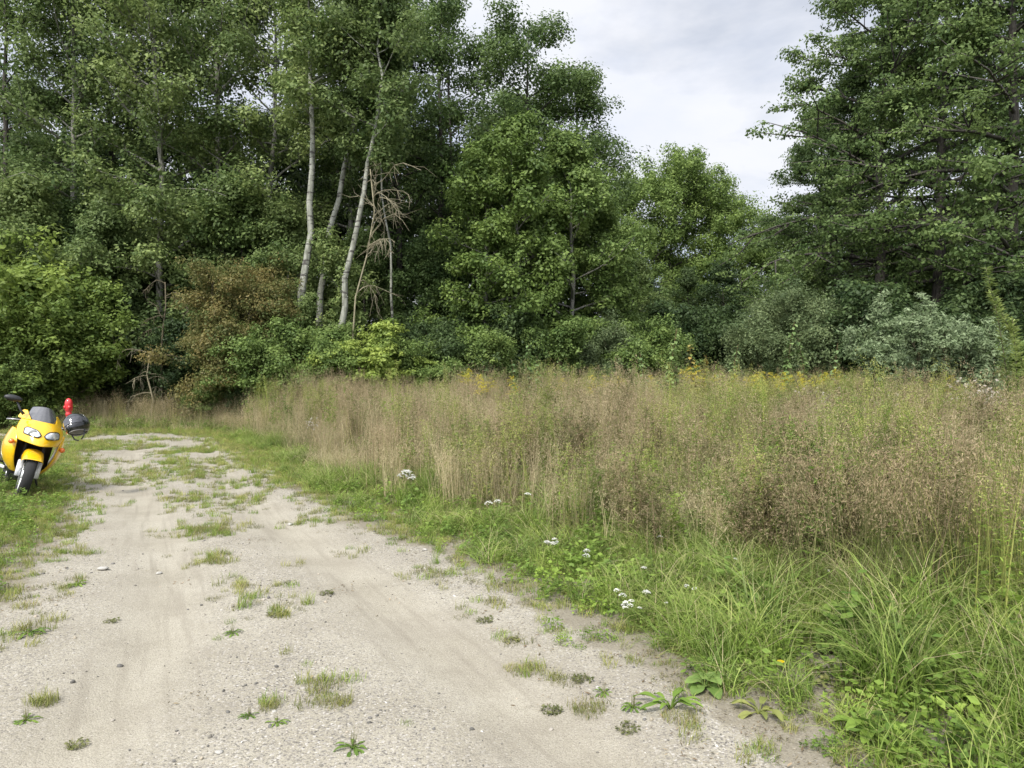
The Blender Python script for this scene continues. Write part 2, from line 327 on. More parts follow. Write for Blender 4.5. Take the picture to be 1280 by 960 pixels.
def grow(name, seed, H, cb, RAD, prof, nl, el, nsub, ncl, nleaf, LL, clr, c0, c1, bark, flat=.7, tr=.16, wob=.25, up=.55, stems=1, spread=0, trunk=None, droop=0, wd=.6, lk=True, curve=.1):
    rg = np.random.default_rng(seed); tb = MB(); cl = []; cr = []
    for st in range(stems):
        n = 11
        if trunk is not None: tp = np.asarray(trunk, float)
        else:
            t = np.linspace(0, 1, n); w = np.cumsum(rg.normal(0, wob / 3, (n, 2)), 0); w -= w[0]
            a = st * 2.4 + rg.uniform(0, 1); sp = spread * (0 if stems == 1 else rg.uniform(.5, 1))
            tp = np.stack([w[:, 0] + math.cos(a) * sp * t ** 1.1 + .12 * (stems > 1) * math.cos(a), w[:, 1] + math.sin(a) * sp * t ** 1.1 + .12 * (stems > 1) * math.sin(a), t * H * (.97 if st == 0 else rg.uniform(.55, .98)) - .1], -1)
        n = len(tp); s_ = np.linspace(0, 1, n); rad = tr * ((1 - s_) ** .75 * .93 + .07) * (1 if st == 0 else .75)
        rad[0] *= 1.25; tb.tube(tp, rad, 8)
        hh = tp[:, 2]; top = hh[-1]
        for i in range(nl):
            t = (i + rg.random()) / nl; z = cb * H + (top - cb * H) * (t ** .9) * .985
            p0 = np.array([np.interp(z, hh, tp[:, k]) for k in range(3)]); r0 = np.interp(z, hh, rad)
            az = i * 2.4 + rg.uniform(-.5, .5) + st; ln = RAD * PROF[prof](t) * (rg.uniform(.4, 1.4) if stems > 2 else rg.uniform(.65, 1.15))
            e = el[0] + (el[1] - el[0]) * t + rg.normal(0, .14); pts = [p0]
            for k in range(4):
                d = np.array((math.cos(az) * math.cos(e), math.sin(az) * math.cos(e), math.sin(e)))
                pts.append(pts[-1] + d * ln / 4); e += rg.normal(-droop, .12) ; az += rg.normal(0, curve)
            pts = np.array(pts); lr = max(.012, min(r0 * .55, ln * .022)); tb.tube(pts, np.linspace(lr, lr * .25, 5), 5, cap=False)
            cl.append(pts[-1]); cr.append(clr)
            for j in range(nsub):
                f = rg.uniform(.22, 1); q0 = pts[0] + 0; u = f * 4; k = min(int(u), 3); q0 = pts[k] + (pts[k + 1] - pts[k]) * (u - k)
                a2 = az + rg.choice((-1, 1)) * rg.uniform(.4, 1.25); e2 = e + rg.uniform(-.25, .45); l2 = max(.35, ln * rg.uniform(.25, .5) * (1.15 - .45 * f))
                d = np.array((math.cos(a2) * math.cos(e2), math.sin(a2) * math.cos(e2), math.sin(e2)))
                q1 = q0 + d * l2 * .5 + rg.normal(0, .05, 3); q2 = q0 + d * l2 + rg.normal(0, .1, 3) - np.array((0, 0, droop * l2 * .6))
                tb.tube([q0, q1, q2], [lr * .45, lr * .3, lr * .12], 3, cap=False)
                for g in np.linspace(.45, 1, ncl):
                    cl.append((q0 + (q1 - q0) * g * 2 if g < .5 else q1 + (q2 - q1) * (g * 2 - 1)) + rg.normal(0, clr * .3, 3)); cr.append(clr * rg.uniform(.6, 1.15))
        cl.append(tp[-1]); cr.append(clr)
    cl = np.array(cl); cr = np.array(cr); ok = cl[:, 2] > .05 * H
    root = bpy.data.objects.new(name, None); 
    if lk: link(root)
    tb.build('trunk', bark, root, True, lk)
    if nleaf:
        v, f, c = leaves(rg, cl[ok], nleaf, LL, cr[ok], flat, c0, c1, wd, up, droop=.15 if droop else 0)
        mesh('crown', v, [f], M_LEAF, root, c, False, lk)
    return root
def put(src, x, y, rz, sc, label, group=None, cat='tree', z=None, name=None):
    o = dup(src, (x, y, tz(x, y) - .05 if z is None else z), rz, sc, label, cat, group)
    if name: o.name = name
    for c in o.children: pass
    return o
# leaf colours: dark side, light side
ALD = ((.040, .075, .020), (.115, .175, .050)); ASP = ((.064, .108, .030), (.165, .225, .072)); MAP = ((.062, .108, .024), (.150, .222, .050)); ASH = ((.068, .118, .028), (.165, .240, .058))
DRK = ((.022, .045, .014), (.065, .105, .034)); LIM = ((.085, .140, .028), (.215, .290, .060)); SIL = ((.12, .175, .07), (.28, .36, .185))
RUS = ((.065, .095, .026), (.160, .140, .046)); GRW = ((.055, .088, .034), (.145, .195, .080)); MID = ((.055, .100, .024), (.145, .215, .055))
def proto(*a, **k):
    o = grow(*a, lk=False, **k); return o
T_ALD1 = proto('alder_tree', 11, 18, .20, 3.7, 'dome', 40, (.0, .6), 6, 3, 52, .125, .62, *ALD, M_BARK)
T_ALD2 = proto('alder_tree', 12, 18, .10, 3.1, 'dome', 44, (.0, .6), 6, 3, 50, .125, .6, *ALD, M_BARK)
T_ASP1 = proto('aspen_tree', 13, 19, .09, 2.9, 'column', 44, (.1, .9), 6, 3, 50, .125, .56, *ASP, M_GREY)
T_ASP2 = proto('aspen_tree', 14, 19, .12, 3.2, 'oval', 42, (.1, .8), 6, 3, 50, .125, .56, *ASP, M_GREY)
T_MAP1 = proto('maple_tree', 15, 11, .06, 2.7, 'oval', 36, (.0, .8), 6, 3, 54, .135, .44, *MAP, M_GREY, tr=.12)
T_MAP2 = proto('maple_tree', 16, 11, .06, 2.4, 'column', 36, (.1, .9), 6, 3, 54, .135, .44, *MID, M_GREY, tr=.12)
T_ASH1 = proto('ash_tree', 17, 17, .22, 4.3, 'dome', 36, (.25, .9), 6, 3, 42, .16, .62, *ASH, M_BARK, stems=2, spread=2.2)
T_ASH2 = proto('ash_tree', 18, 15, .10, 4.0, 'dome', 36, (.15, .8), 6, 3, 42, .16, .62, *ASH, M_BARK)
T_BIG1 = proto('alder_tree', 19, 21, .20, 6.2, 'broad', 44, (.05, .7), 10, 4, 34, .125, .54, *ALD, M_BARK, flat=.28, tr=.26, droop=.05, curve=.16)
T_BIG2 = proto('alder_tree', 20, 21, .16, 5.6, 'broad', 44, (.0, .75), 10, 4, 34, .125, .54, *ALD, M_BARK, flat=.28, tr=.24, droop=.05, curve=.16)
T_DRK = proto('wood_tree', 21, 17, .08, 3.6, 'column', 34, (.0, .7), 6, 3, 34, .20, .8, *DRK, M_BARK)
T_UN1 = proto('young_aspen', 24, 9, .04, 2.0, 'column', 30, (.1, .9), 6, 3, 48, .125, .5, *ASP, M_GREY, tr=.08, wob=.5)
T_UN2 = proto('young_alder', 25, 9, .04, 2.1, 'oval', 30, (.0, .8), 6, 3, 48, .13, .5, *ALD, M_BARK, tr=.08, wob=.5)
T_UN3 = proto('young_aspen', 26, 6.6, .22, .9, 'column', 16, (.2, 1.0), 4, 3, 40, .11, .34, *ASP, M_GREY, tr=.045, wob=.4)
B_HAZ = proto('hazel_bush', 31, 4.4, .05, 1.7, 'oval', 15, (.3, 1.0), 5, 3, 46, .115, .34, *LIM, M_TWIG, stems=6, spread=1.8, tr=.05, up=.7)
B_MID = proto('bush', 32, 3.6, .04, 1.5, 'oval', 14, (.2, 1.0), 5, 3, 44, .10, .32, *MID, M_TWIG, stems=7, spread=1.7, tr=.045, up=.6)
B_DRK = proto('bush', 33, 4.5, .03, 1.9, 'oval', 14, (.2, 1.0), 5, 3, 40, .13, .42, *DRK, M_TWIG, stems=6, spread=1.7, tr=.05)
B_RUS = proto('hawthorn_bush', 34, 5.2, .06, 1.6, 'oval', 15, (.1, .8), 6, 3, 52, .075, .36, *RUS, M_TWIG, stems=4, spread=1.1, tr=.06, droop=.12)
B_GRW = proto('willow_bush', 35, 4.2, .04, 1.7, 'oval', 15, (.3, 1.1), 5, 3, 46, .10, .40, *GRW, M_TWIG, stems=6, spread=1.5, tr=.045, wd=.4)
B_SIL = proto('silver_willow_bush', 36, 3.2, .06, .62, 'cone', 15, (.8, 1.25), 4, 3, 30, .08, .13, *SIL, M_TWIG, stems=15, spread=.95, tr=.02, wd=.36, up=.4)
B_LIM = proto('maple_bush', 37, 4.0, .05, 1.4, 'oval', 13, (.0, .6), 6, 3, 34, .13, .34, *LIM, M_TWIG, stems=4, spread=1.0, tr=.045, flat=.4, up=.8)

def at(px, Y): return (px - 640) / 900 * Y
# --- the pale trunked aspens that lean side by side
def pale(name, Y, pix, H, crown0, seed, label, tr, nl=22, RAD=2.0, dead=False):
    w = np.array([P(a, c, Y) for a, c in pix]); w = w[np.argsort(w[:, 2])]
    x0 = w[0, 0] - (w[1, 0] - w[0, 0]) / (w[1, 2] - w[0, 2]) * w[0, 2]; z0 = tz(x0, Y) - .1
    pts = np.vstack([[x0, Y, z0], w]); loc = np.array((x0, Y, z0)); l = pts - loc
    zs = np.linspace(0, l[-1, 2], 16); l = np.stack([np.interp(zs, l[:, 2], l[:, k]) for k in range(3)], -1)
    l[1:-1] += np.random.default_rng(seed).normal(0, .06, (14, 3)) * (1, 1, 0)
    o = grow(name, seed, l[-1, 2], crown0, RAD, 'oval', nl, (.2, .9), 6, 3, 0 if dead else 40, .13, .5, *ASP, M_DEAD if dead == 1 else M_PALE, tr=tr, trunk=l)
    o.location = loc; tag(o, label, 'tree', 'pale trunked aspens at the wood edge'); return o
pale('aspen_tree', 25.5, [(378, 430), (381, 330), (388, 250), (390, 160), (387, 70), (392, -60)], 16, .60, 41, 'smooth pale grey aspen with bare curved side branches, left of the pale leaning trunks', .165)
pale('aspen_tree', 26.5, [(398, 430), (401, 370), (413, 290), (430, 215), (446, 145), (462, 20), (468, -60)], 16, .66, 42, 'whitest aspen trunk, leaning right between two other pale trunks', .145)
pale('aspen_tree', 25.0, [(424, 425), (432, 350), (447, 285), (462, 222), (474, 120), (478, -10)], 14, .60, 43, 'pale aspen trunk leaning right beside the fan of dead yellow branches', .135)
pale('aspen_tree', 27.0, [(491, 390), (488, 310), (480, 240), (474, 180), (470, 60)], 13, .70, 44, 'thinnest pale aspen stem, upright right of the leaning white trunks', .06, 14, 1.4)
# a fallen-in dead crown: a fan of bare yellow lichen-covered branches
def bare_fan(name, base, H, n, seed, spread, label, trunk_r=.06, az0=0, azr=2.2, el=(.1, .9), mt=M_DEAD, lean=0, lo=.35):
    rg = np.random.default_rng(seed); b = MB(); hz = np.linspace(0, H, 7)
    tp = np.stack([np.cumsum(rg.normal(0, .11, 7)) + lean * (hz / H) ** 1.2 + .22 * np.sin(hz * 1.1) * (lean != 0), np.cumsum(rg.normal(0, .05, 7)), hz], -1); b.tube(tp, np.linspace(trunk_r, .02, 7), 6)
    br = MB()
    for i in range(n):
        z = H * rg.uniform(lo, 1); p = np.array([np.interp(z, hz, tp[:, k]) for k in range(3)]); az = az0 + rg.uniform(-azr, azr); e = rg.uniform(*el); ln = spread * rg.uniform(.5, 1.1)
        pts = [p]
        for k in range(6):
            pts.append(pts[-1] + np.array((math.cos(az) * math.cos(e), math.sin(az) * math.cos(e), math.sin(e))) * ln / 6); e -= rg.normal(.22, .22); az += rg.normal(0, .35)
        pts = np.array(pts); br.tube(pts, np.linspace(.02, .007, 7) , 4, cap=False)
        for j in range(9):
            k = rg.integers(2, 7); a2 = az + rg.normal(0, .8); e2 = e + rg.uniform(-.5, .9); l2 = ln * rg.uniform(.12, .4)
            d = np.array((math.cos(a2) * math.cos(e2), math.sin(a2) * math.cos(e2), math.sin(e2)))
            br.tube([pts[k], pts[k] + d * l2 * .5 + rg.normal(0, .04, 3), pts[k] + d * l2 - (0, 0, .12 * l2)], [.010, .007, .004], 3, cap=False)
    o = empty(name, base); b.add(np.concatenate(br.v), [np.concatenate(q) for q in br.f.values()]); b.build('trunk', mt, o, True); return tag(o, label, 'tree')
bare_fan('dead_tree', (at(436, 24.6), 24.6, 0), 8.8, 17, 51, 2.5, 'dead leafless tree with a fan of yellowish bare branches beside the pale trunks', .04, az0=0, azr=1.6, el=(.1, 1.1), lean=1.0, lo=.5)
bare_fan('dead_tree', (at(205, 25.2), 25.2, 0), 5.0, 8, 52, 1.2, 'dead bare tree in the dark gap left of the rusty hawthorn', .05, 0, 3.1, mt=M_TWIG)
bare_fan('dead_sapling', (at(188, 24.2), 24.2, 0), 2.6, 8, 53, 1.2, 'small dead sapling with yellow lichen on its twigs under the dark gap', .04, 0, 3.1, (.0, .5))

# --- trees at the front of the left wood
GL = 'tall trees along the front of the left wood'
for src, px, Y, rz, sc, lab in (
    (T_ASP1, 80, 28.5, .3, 1.05, 'silvery green aspen at the left end of the wood behind the bright hazel'),
    (T_ALD1, -10, 29.5, 1.2, 1.1, 'dark alder cut by the left edge of the photo'),
    (T_ASP2, 195, 28.0, 2.1, 1.05, 'grey barked aspen with a tall trunk above the dark gap'),
    (T_ALD2, 140, 31.5, .9, 1.15, 'dark alder between the two grey green aspens on the left'),
    (T_ASP1, 285, 29.0, 2.9, 1.10, 'full leafy aspen directly above the rusty hawthorn'),
    (T_ALD1, 240, 33, 4.0, 1.12, 'dark alder rising behind the rusty hawthorn'),
    (T_ASP2, 345, 29.5, 5.0, 1.02, 'leafy aspen just left of the pale leaning trunks'),
    (T_ASP1, 440, 31, 1.7, 1.02, 'silvery aspen whose crown stands behind the pale leaning trunks'),
    (T_ALD2, 495, 32, .4, 1.03, 'dark alder right of the pale leaning trunks'),
    (T_ALD1, 555, 33, 2.6, 1.06, 'tall slender alder with two dark bare stems below an airy crown'),
    (T_ALD1, 672, 32.0, 3.3, (1.05, 1.05, .97), 'round topped alder rising highest above the pale green maples'),
    (T_ALD2, 716, 33.5, 5.2, (1.0, 1.0, .88), 'alder at the right shoulder of the wood beside the open sky')):
    put(src, at(px, Y), Y, rz, sc, lab, GL)
GU = 'young trees filling the edge of the left wood'
for src, px, Y, rz, sc, lab in (
    (T_UN1, 30, 27.0, .3, 1.0, 'young grey green aspen rising behind the bright hazel bush'),
    (T_UN2, 92, 27.4, 1.9, .92, 'young dark alder just right of the bright hazel bush'),
    (T_UN1, 135, 26.6, 3.9, .86, 'young leafy aspen at the left side of the dark gap'),
    (T_UN2, 182, 29.0, .8, .80, 'young alder in shade at the back of the dark gap'),
    (T_UN1, 236, 28.0, 2.4, .95, 'young leafy aspen behind the left side of the rusty hawthorn'),
    (T_UN2, 300, 28.3, 5.0, 1.0, 'young alder directly behind the rusty hawthorn'),
    (T_UN1, 345, 27.6, 1.3, .92, 'young leafy aspen between the hawthorn and the pale trunks'),
    (T_UN3, 409, 25.2, .4, 1.0, 'slender aspen sapling growing up between the pale leaning trunks'),
    (T_UN3, 388, 24.8, 2.4, .66, 'short slender aspen sapling at the foot of the left pale trunk'),
    (T_UN2, 470, 29.5, 3.3, .82, 'young alder in shade behind the dead fan of branches'),
    (T_UN2, 520, 28.5, .2, .78, 'young alder between the dead fan and the twin dark stems'),
    (T_UN2, 580, 28.0, 1.4, .85, 'young alder just right of the twin dark stems'),
    (T_UN1, 790, 34.0, 2.2, .78, 'young leafy aspen standing off the right shoulder of the wood'),
    (T_UN2, 1000, 33.0, 4.2, .72, 'young alder below the left boughs of the layered alders'),
    (T_UN2, 1150, 31.0, 2.0, .76, 'young alder in shade behind the silver willow bush'),
    (T_UN2, 1230, 27.5, 5.2, .74, 'young alder in shade near the right edge of the photo')):
    put(src, at(px, Y), Y, rz, sc, lab, GU)
# twin bare dark stems in the gap below the airy crown
for px, Y, r, lab in ((549, 31.5, .15, 'dark straight tree stem, the thicker of the twin stems in the gap'), (562, 31.9, .11, 'dark straight tree stem, the thinner of the twin stems in the gap')):
    o = empty('tree_stem', (at(px, Y), Y, 0)); b = MB(); zz_ = np.linspace(-.1, 15, 9); b.tube(np.stack([.1 * np.sin(zz_ * .5 + px), 0 * zz_, zz_], -1), np.linspace(r, r * .4, 9), 8); rg = np.random.default_rng(px)
    for k in range(9):
        z = rg.uniform(6, 14); a = rg.uniform(0, 6.3); b.tube([(0, 0, z), (.5 * math.cos(a), .5 * math.sin(a), z + .35), (1.1 * math.cos(a), 1.1 * math.sin(a), z + .5)], [.03, .02, .01], 4, cap=False)
    b.build('trunk', M_BARK, o, True); tag(o, lab, 'tree', 'twin dark stems')
GM = 'pale green maples at the wood corner'
for src, px, Y, rz, sc, lab in (
    (T_MAP1, 612, 26.5, .5, .86, 'yellow green maple, lowest of the maples, next to the dark stems'),
    (T_MAP1, 655, 27.5, 2.2, 1.0, 'yellow green maple in the middle of the wood corner, below the round alder'),
    (T_MAP2, 712, 28.2, 1.1, 1.0, 'mid green maple, tallest of the maples, at the right corner of the wood'),
    (T_MAP2, 752, 29.5, 3.9, .78, 'mid green maple sloping down to the clearing on the right of the wood corner')):
    put(src, at(px, Y), Y, rz, sc, lab, GM)
GF = 'trees closing the far end of the clearing'
for src, px, Y, rz, sc, lab in (
    (T_ASH1, 832, 50, .2, 1.0, 'tall forked ash at the far end of the clearing under the open sky'),
    (T_ASH1, 885, 53, 2.0, .98, 'broad ash right of the forked ash at the end of the clearing'),
    (T_ASH2, 930, 48, 1.0, .80, 'bright green rounded tree left of the big layered alder'),
    (T_ASH2, 975, 50, 3.0, .78, 'bright green tree partly hidden behind the big layered alder'),
    (T_ASH2, 785, 46, 4.0, .72, 'green tree behind the right shoulder of the maples'),
    (T_DRK, 905, 44, 1.4, .50, 'dark low tree in shade at the end of the clearing, right of the ash trunk'),
    (T_DRK, 860, 45, 2.4, .48, 'dark low tree in shade below the forked ash'),
    (T_DRK, 815, 43, .4, .42, 'dark low tree in shade beside the wood corner')):
    put(src, at(px, Y), Y, rz, sc, lab, GF)
GR = 'large layered alders on the right'
for src, px, Y, rz, sc, lab in (
    (T_BIG1, 1092, 31, .3, 1.0, 'large alder with layered boughs reaching left over the clearing'),
    (T_BIG2, 1175, 29, 2.0, 1.05, 'large layered alder behind the silver willow bush'),
    (T_BIG1, 1275, 27, 3.6, 1.05, 'large layered alder cut by the right edge of the photo'),
    (T_BIG2, 1030, 36, 4.4, .74, 'smaller alder at the left foot of the layered alders'),
    (T_BIG2, 1240, 37, 5.4, 1.0, 'tall alder seen between the layered alders on the right'),
    (T_BIG2, 1062, 33.5, 2.9, .76, 'alder with layered boughs rising just left of the largest alder'),
    (T_BIG1, 1120, 40, 1.0, .95, 'alder in shade behind the layered boughs on the right')):
    put(src, at(px, Y), Y, rz, sc, lab, GR)
rg = np.random.default_rng(3)
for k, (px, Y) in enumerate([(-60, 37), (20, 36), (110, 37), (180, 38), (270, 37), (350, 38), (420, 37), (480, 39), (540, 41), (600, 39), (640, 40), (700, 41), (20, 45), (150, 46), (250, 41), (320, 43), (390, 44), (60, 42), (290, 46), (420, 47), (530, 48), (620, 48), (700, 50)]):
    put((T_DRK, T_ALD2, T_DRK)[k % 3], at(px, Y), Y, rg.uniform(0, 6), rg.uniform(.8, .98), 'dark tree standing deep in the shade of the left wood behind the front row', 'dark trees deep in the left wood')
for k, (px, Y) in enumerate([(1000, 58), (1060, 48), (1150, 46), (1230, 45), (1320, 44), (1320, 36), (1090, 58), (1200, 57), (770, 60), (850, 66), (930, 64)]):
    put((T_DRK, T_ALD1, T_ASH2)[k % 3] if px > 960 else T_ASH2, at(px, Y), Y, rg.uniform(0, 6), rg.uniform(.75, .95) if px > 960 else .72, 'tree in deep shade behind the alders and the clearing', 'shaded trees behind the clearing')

# --- shrubs along the wood edge
for src, px, Y, rz, sc, lab, cat in (
    (B_HAZ, 45, 23.8, .4, 1.08, 'bright yellow green hazel bush, the larger one behind the motorcycle', 'bush'),
    (B_HAZ, -5, 24.6, 2.0, 1.5, 'tall bright hazel bush cut by the left edge of the photo', 'bush'),
    (B_MID, 25, 22.9, 1.4, .62, 'low green bush in front of the bright hazel', 'bush'),
    (B_RUS, 292, 24.6, 1.0, 1.05, 'rusty brown hawthorn bush with drooping twigs', 'bush'),
    (B_RUS, 322, 25.0, 3.1, .95, 'olive brown hawthorn bush half behind the rusty one', 'bush'),
    (B_MID, 258, 24.2, 2.2, .36, 'low green bush in front of the left side of the hawthorn', 'bush'),
    (B_DRK, 312, 24.0, 4.4, .36, 'low dark bush in front of the right side of the hawthorn', 'bush'),
    (B_MID, 368, 24.0, .7, .86, 'fresh green bush at the foot of the left pale trunk', 'bush'),
    (B_MID, 400, 23.6, 2.5, .72, 'low green bush below the whitest leaning trunk', 'bush'),
    (B_LIM, 462, 23.6, .1, .80, 'bright lime green maple bush right of the pale trunks', 'bush'),
    (B_LIM, 500, 24.2, 2.7, .68, 'lime green maple bush in front of the dark gap', 'bush'),
    (B_MID, 535, 24.4, 4.0, .72, 'green bush between the lime maple bush and the dark stems', 'bush'),
    (B_DRK, 575, 25.2, 1.0, .74, 'dark green bush below the twin dark stems', 'bush'),
    (B_MID, 622, 24.8, 5.0, .74, 'green bush at the foot of the lowest maple', 'bush'),
    (B_MID, 690, 26.0, 5.6, .86, 'green bush below the yellow green maples', 'bush'),
    (B_GRW, 735, 26.8, .6, .80, 'grey green willow bush below the wood corner', 'bush'),
    (B_MID, 775, 27.5, 3.4, .95, 'green bush sloping down at the wood corner', 'bush'),
    (B_MID, 800, 31.0, 1.9, .80, 'green bush just right of the wood corner in the clearing', 'bush'),
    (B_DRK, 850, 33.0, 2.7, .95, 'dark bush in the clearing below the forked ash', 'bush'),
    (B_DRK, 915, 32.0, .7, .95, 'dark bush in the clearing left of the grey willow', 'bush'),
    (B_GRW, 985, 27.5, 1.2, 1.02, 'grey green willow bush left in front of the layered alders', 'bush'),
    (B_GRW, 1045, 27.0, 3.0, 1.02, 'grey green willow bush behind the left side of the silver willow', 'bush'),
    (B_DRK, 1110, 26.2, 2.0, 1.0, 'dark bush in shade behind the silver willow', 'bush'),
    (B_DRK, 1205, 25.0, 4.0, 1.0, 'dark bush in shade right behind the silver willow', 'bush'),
    (B_MID, 1262, 19.5, 5.0, .62, 'fresh green bush at the right edge behind the arching rods', 'bush'),
    (B_SIL, 1150, 15.4, 2.3, (1.05, 1.05, .96), 'silver grey willow bush standing above the dry grass on the right', 'bush')):
    o = put(src, at(px, Y), Y, rz, sc, lab, 'shrubs along the wood edge' if src is not B_SIL else None, cat)
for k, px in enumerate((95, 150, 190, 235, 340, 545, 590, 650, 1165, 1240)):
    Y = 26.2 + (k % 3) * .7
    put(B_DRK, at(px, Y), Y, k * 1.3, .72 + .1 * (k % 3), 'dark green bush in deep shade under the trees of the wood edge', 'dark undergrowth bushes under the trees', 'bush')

# ------------------------------------------------------------------ plant meshes for the meadow
def blades(rg, n, r, h, w, lean, nseg=4, cols=((.1, .16, .03), (.2, .26, .06)), tipcol=None, r0=0., base=None, az=None):
    """n arched grass blades as ribbons; r = base radius"""
    if base is None:
        a = rg.uniform(0, 2 * math.pi, n); q = r * np.sqrt(rg.random(n)); base = np.stack([q * np.cos(a), q * np.sin(a), np.zeros(n)], -1)
    if az is None: az = rg.uniform(0, 2 * math.pi, n)
    H = rg.uniform(h[0], h[1], n); l = rg.uniform(lean[0], lean[1], n); d = np.stack([np.cos(az), np.sin(az), 0 * az], -1); sd_ = np.stack([-np.sin(az), np.cos(az), 0 * az], -1)
    tw = rg.uniform(-.9, .9, n); sd_ = unit(sd_ * np.cos(tw)[:, None] + d * np.sin(tw)[:, None])
    t = np.linspace(0, 1, nseg + 1); ang = l[:, None] * t[None] ** 1.5
    step = H[:, None] / nseg; up_ = np.cumsum(np.concatenate([np.zeros((n, 1)), np.cos(ang[:, 1:]) * step], 1), 1); ou = np.cumsum(np.concatenate([np.zeros((n, 1)), np.sin(ang[:, 1:]) * step], 1), 1)
    c = base[:, None] + d[:, None] * ou[..., None] + np.array((0, 0, 1.)) * up_[..., None]
    W_ = rg.uniform(w[0], w[1], n)[:, None] * (1 - t ** 2.2 * .93)[None] * .5
    v = np.stack([c - sd_[:, None] * W_[..., None], c + sd_[:, None] * W_[..., None]], 2).reshape(n, -1, 3)
    m = (nseg + 1) * 2; i = np.arange(nseg) * 2; q = np.stack([i, i + 1, i + 3, i + 2], -1); f = (q[None] + (np.arange(n) * m)[:, None, None]).reshape(-1, 4)
    k = rg.random((n, 1, 1)); col = np.asarray(cols[0]) * (1 - k) + np.asarray(cols[1]) * k; col = np.broadcast_to(col, (n, m, 3)) * rg.uniform(.85, 1.15, (n, 1, 1))
    if tipcol is not None:
        tt = np.repeat(t, 2)[None, :, None] ** 3 * rg.random((n, 1, 1)); col = col * (1 - tt) + np.asarray(tipcol) * tt
    return v.reshape(-1, 3), f, col.reshape(-1, 3), c
def flakes(rg, c, L, w, cols, up=0):
    m = len(c); a = unit(rg.normal(0, 1, (m, 3)) + np.array((0, 0, up))); bb = unit(np.cross(a, rg.normal(0, 1, (m, 3))))
    l = rg.uniform(L[0], L[1], (m, 1)); w_ = rg.uniform(w[0], w[1], (m, 1)); v = np.stack([c, c + a * l * .5 + bb * w_ * .5, c + a * l, c + a * l * .5 - bb * w_ * .5], 1)
    k = rg.random((m, 1)); col = np.asarray(cols[0]) * (1 - k) + np.asarray(cols[1]) * k
    return v.reshape(-1, 3), np.arange(m * 4).reshape(m, 4), np.repeat(col, 4, 0)
TAN = ((.235, .19, .105), (.41, .35, .215)); PINK = ((.22, .175, .095), (.38, .315, .185)); STRAW = ((.31, .27, .145), (.50, .445, .275)); YG = ((.15, .19, .045), (.33, .35, .11)); GRN = ((.08, .145, .025), (.19, .29, .055)); LGR = ((.11, .19, .028), (.225, .335, .060)); BRN = ((.135, .108, .06), (.28, .225, .135)); OLV = ((.09, .11, .035), (.19, .2, .075))
def col_new(n): return bpy.data.collections.new(n)
def add_to(c, o): c.objects.link(o); return o
def dry_tuft(seed, n, h, head, hcol, stemcol, nf, r=.17):
    rg = np.random.default_rng(seed); b = MB()
    v, f, c, path = blades(rg, n, r, h, (.004, .006), (.05, .45), 4, stemcol); b.add(v, f, c)
    # feathery seed heads on the upper part of every stem
    u = rg.random((n, nf)); u = 1 - head * u; idx = np.clip(u * 4, 0, 3.999); k = idx.astype(int); fr = (idx - k)[..., None]
    ar = np.arange(n)[:, None]; pc = path[ar, k] * (1 - fr) + path[ar, k + 1] * fr; wd_ = .045 * np.sin(np.clip((1 - u) / head, 0.02, 1) * math.pi * .9 + .25)[..., None]
    pc = pc + rg.normal(0, 1, pc.shape) * wd_ * (1, 1, .7)
    v, f, c = flakes(rg, pc.reshape(-1, 3), (.018, .050), (.003, .0065), hcol, 1.5); b.add(v, f, c)
    v, f, c, _ = blades(rg, n, r, (.25, .75), (.004, .008), (.7, 1.9), 3, OLV, (.4, .33, .2)); b.add(v, f, c)
    return b.build('dry_stems', M_VEG, lk=False)
def weed_tuft(seed, n, h, lc, plume, stemcol, nlf=46, ll=(.05, .10), lw=(.008, .016), r=.15):
    rg = np.random.default_rng(seed); b = MB()
    v, f, c, path = blades(rg, n, r, h, (.006, .010), (.02, .3), 4, stemcol); b.add(v, f, c)
    u = rg.uniform(.15, .98, (n, nlf)); idx = u * 4; k = np.clip(idx.astype(int), 0, 3); fr = (idx - k)[..., None]; ar = np.arange(n)[:, None]; pc = path[ar, k] * (1 - fr) + path[ar, k + 1] * fr
    pc = pc.reshape(-1, 3); m = len(pc); a = rg.uniform(0, 6.28, m); d = unit(np.stack([np.cos(a), np.sin(a), rg.uniform(-.1, .9, m)], -1)); s_ = np.stack([-np.sin(a), np.cos(a), 0 * a], -1)
    l = rg.uniform(*ll, (m, 1)) * (1.2 - .7 * u.reshape(-1, 1)); w = rg.uniform(*lw, (m, 1)); dn = np.array((0, 0, -1.))
    v = np.stack([pc, pc + d * l * .45 + s_ * w * .5, pc + d * l + dn * l * .25, pc + d * l * .45 - s_ * w * .5], 1); kk = rg.random((m, 1)); c = np.asarray(lc[0]) * (1 - kk) + np.asarray(lc[1]) * kk
    b.add(v.reshape(-1, 3), np.arange(m * 4).reshape(m, 4), np.repeat(c, 4, 0))
    if plume is not None:
        u = rg.uniform(.80, 1.0, (n, 46)); idx = np.clip(u * 4, 0, 3.99); k = idx.astype(int); fr = (idx - k)[..., None]; pc = path[ar, k] * (1 - fr) + path[ar, k + 1] * fr
        pc = pc + rg.normal(0, 1, pc.shape) * (.05 * (1.02 - u) / .2 + .012)[..., None]; v, f, c = flakes(rg, pc.reshape(-1, 3), (.012, .03), (.005, .012), plume, .3); b.add(v, f, c)
    return b.build('weed_stems', M_VEG, lk=False)
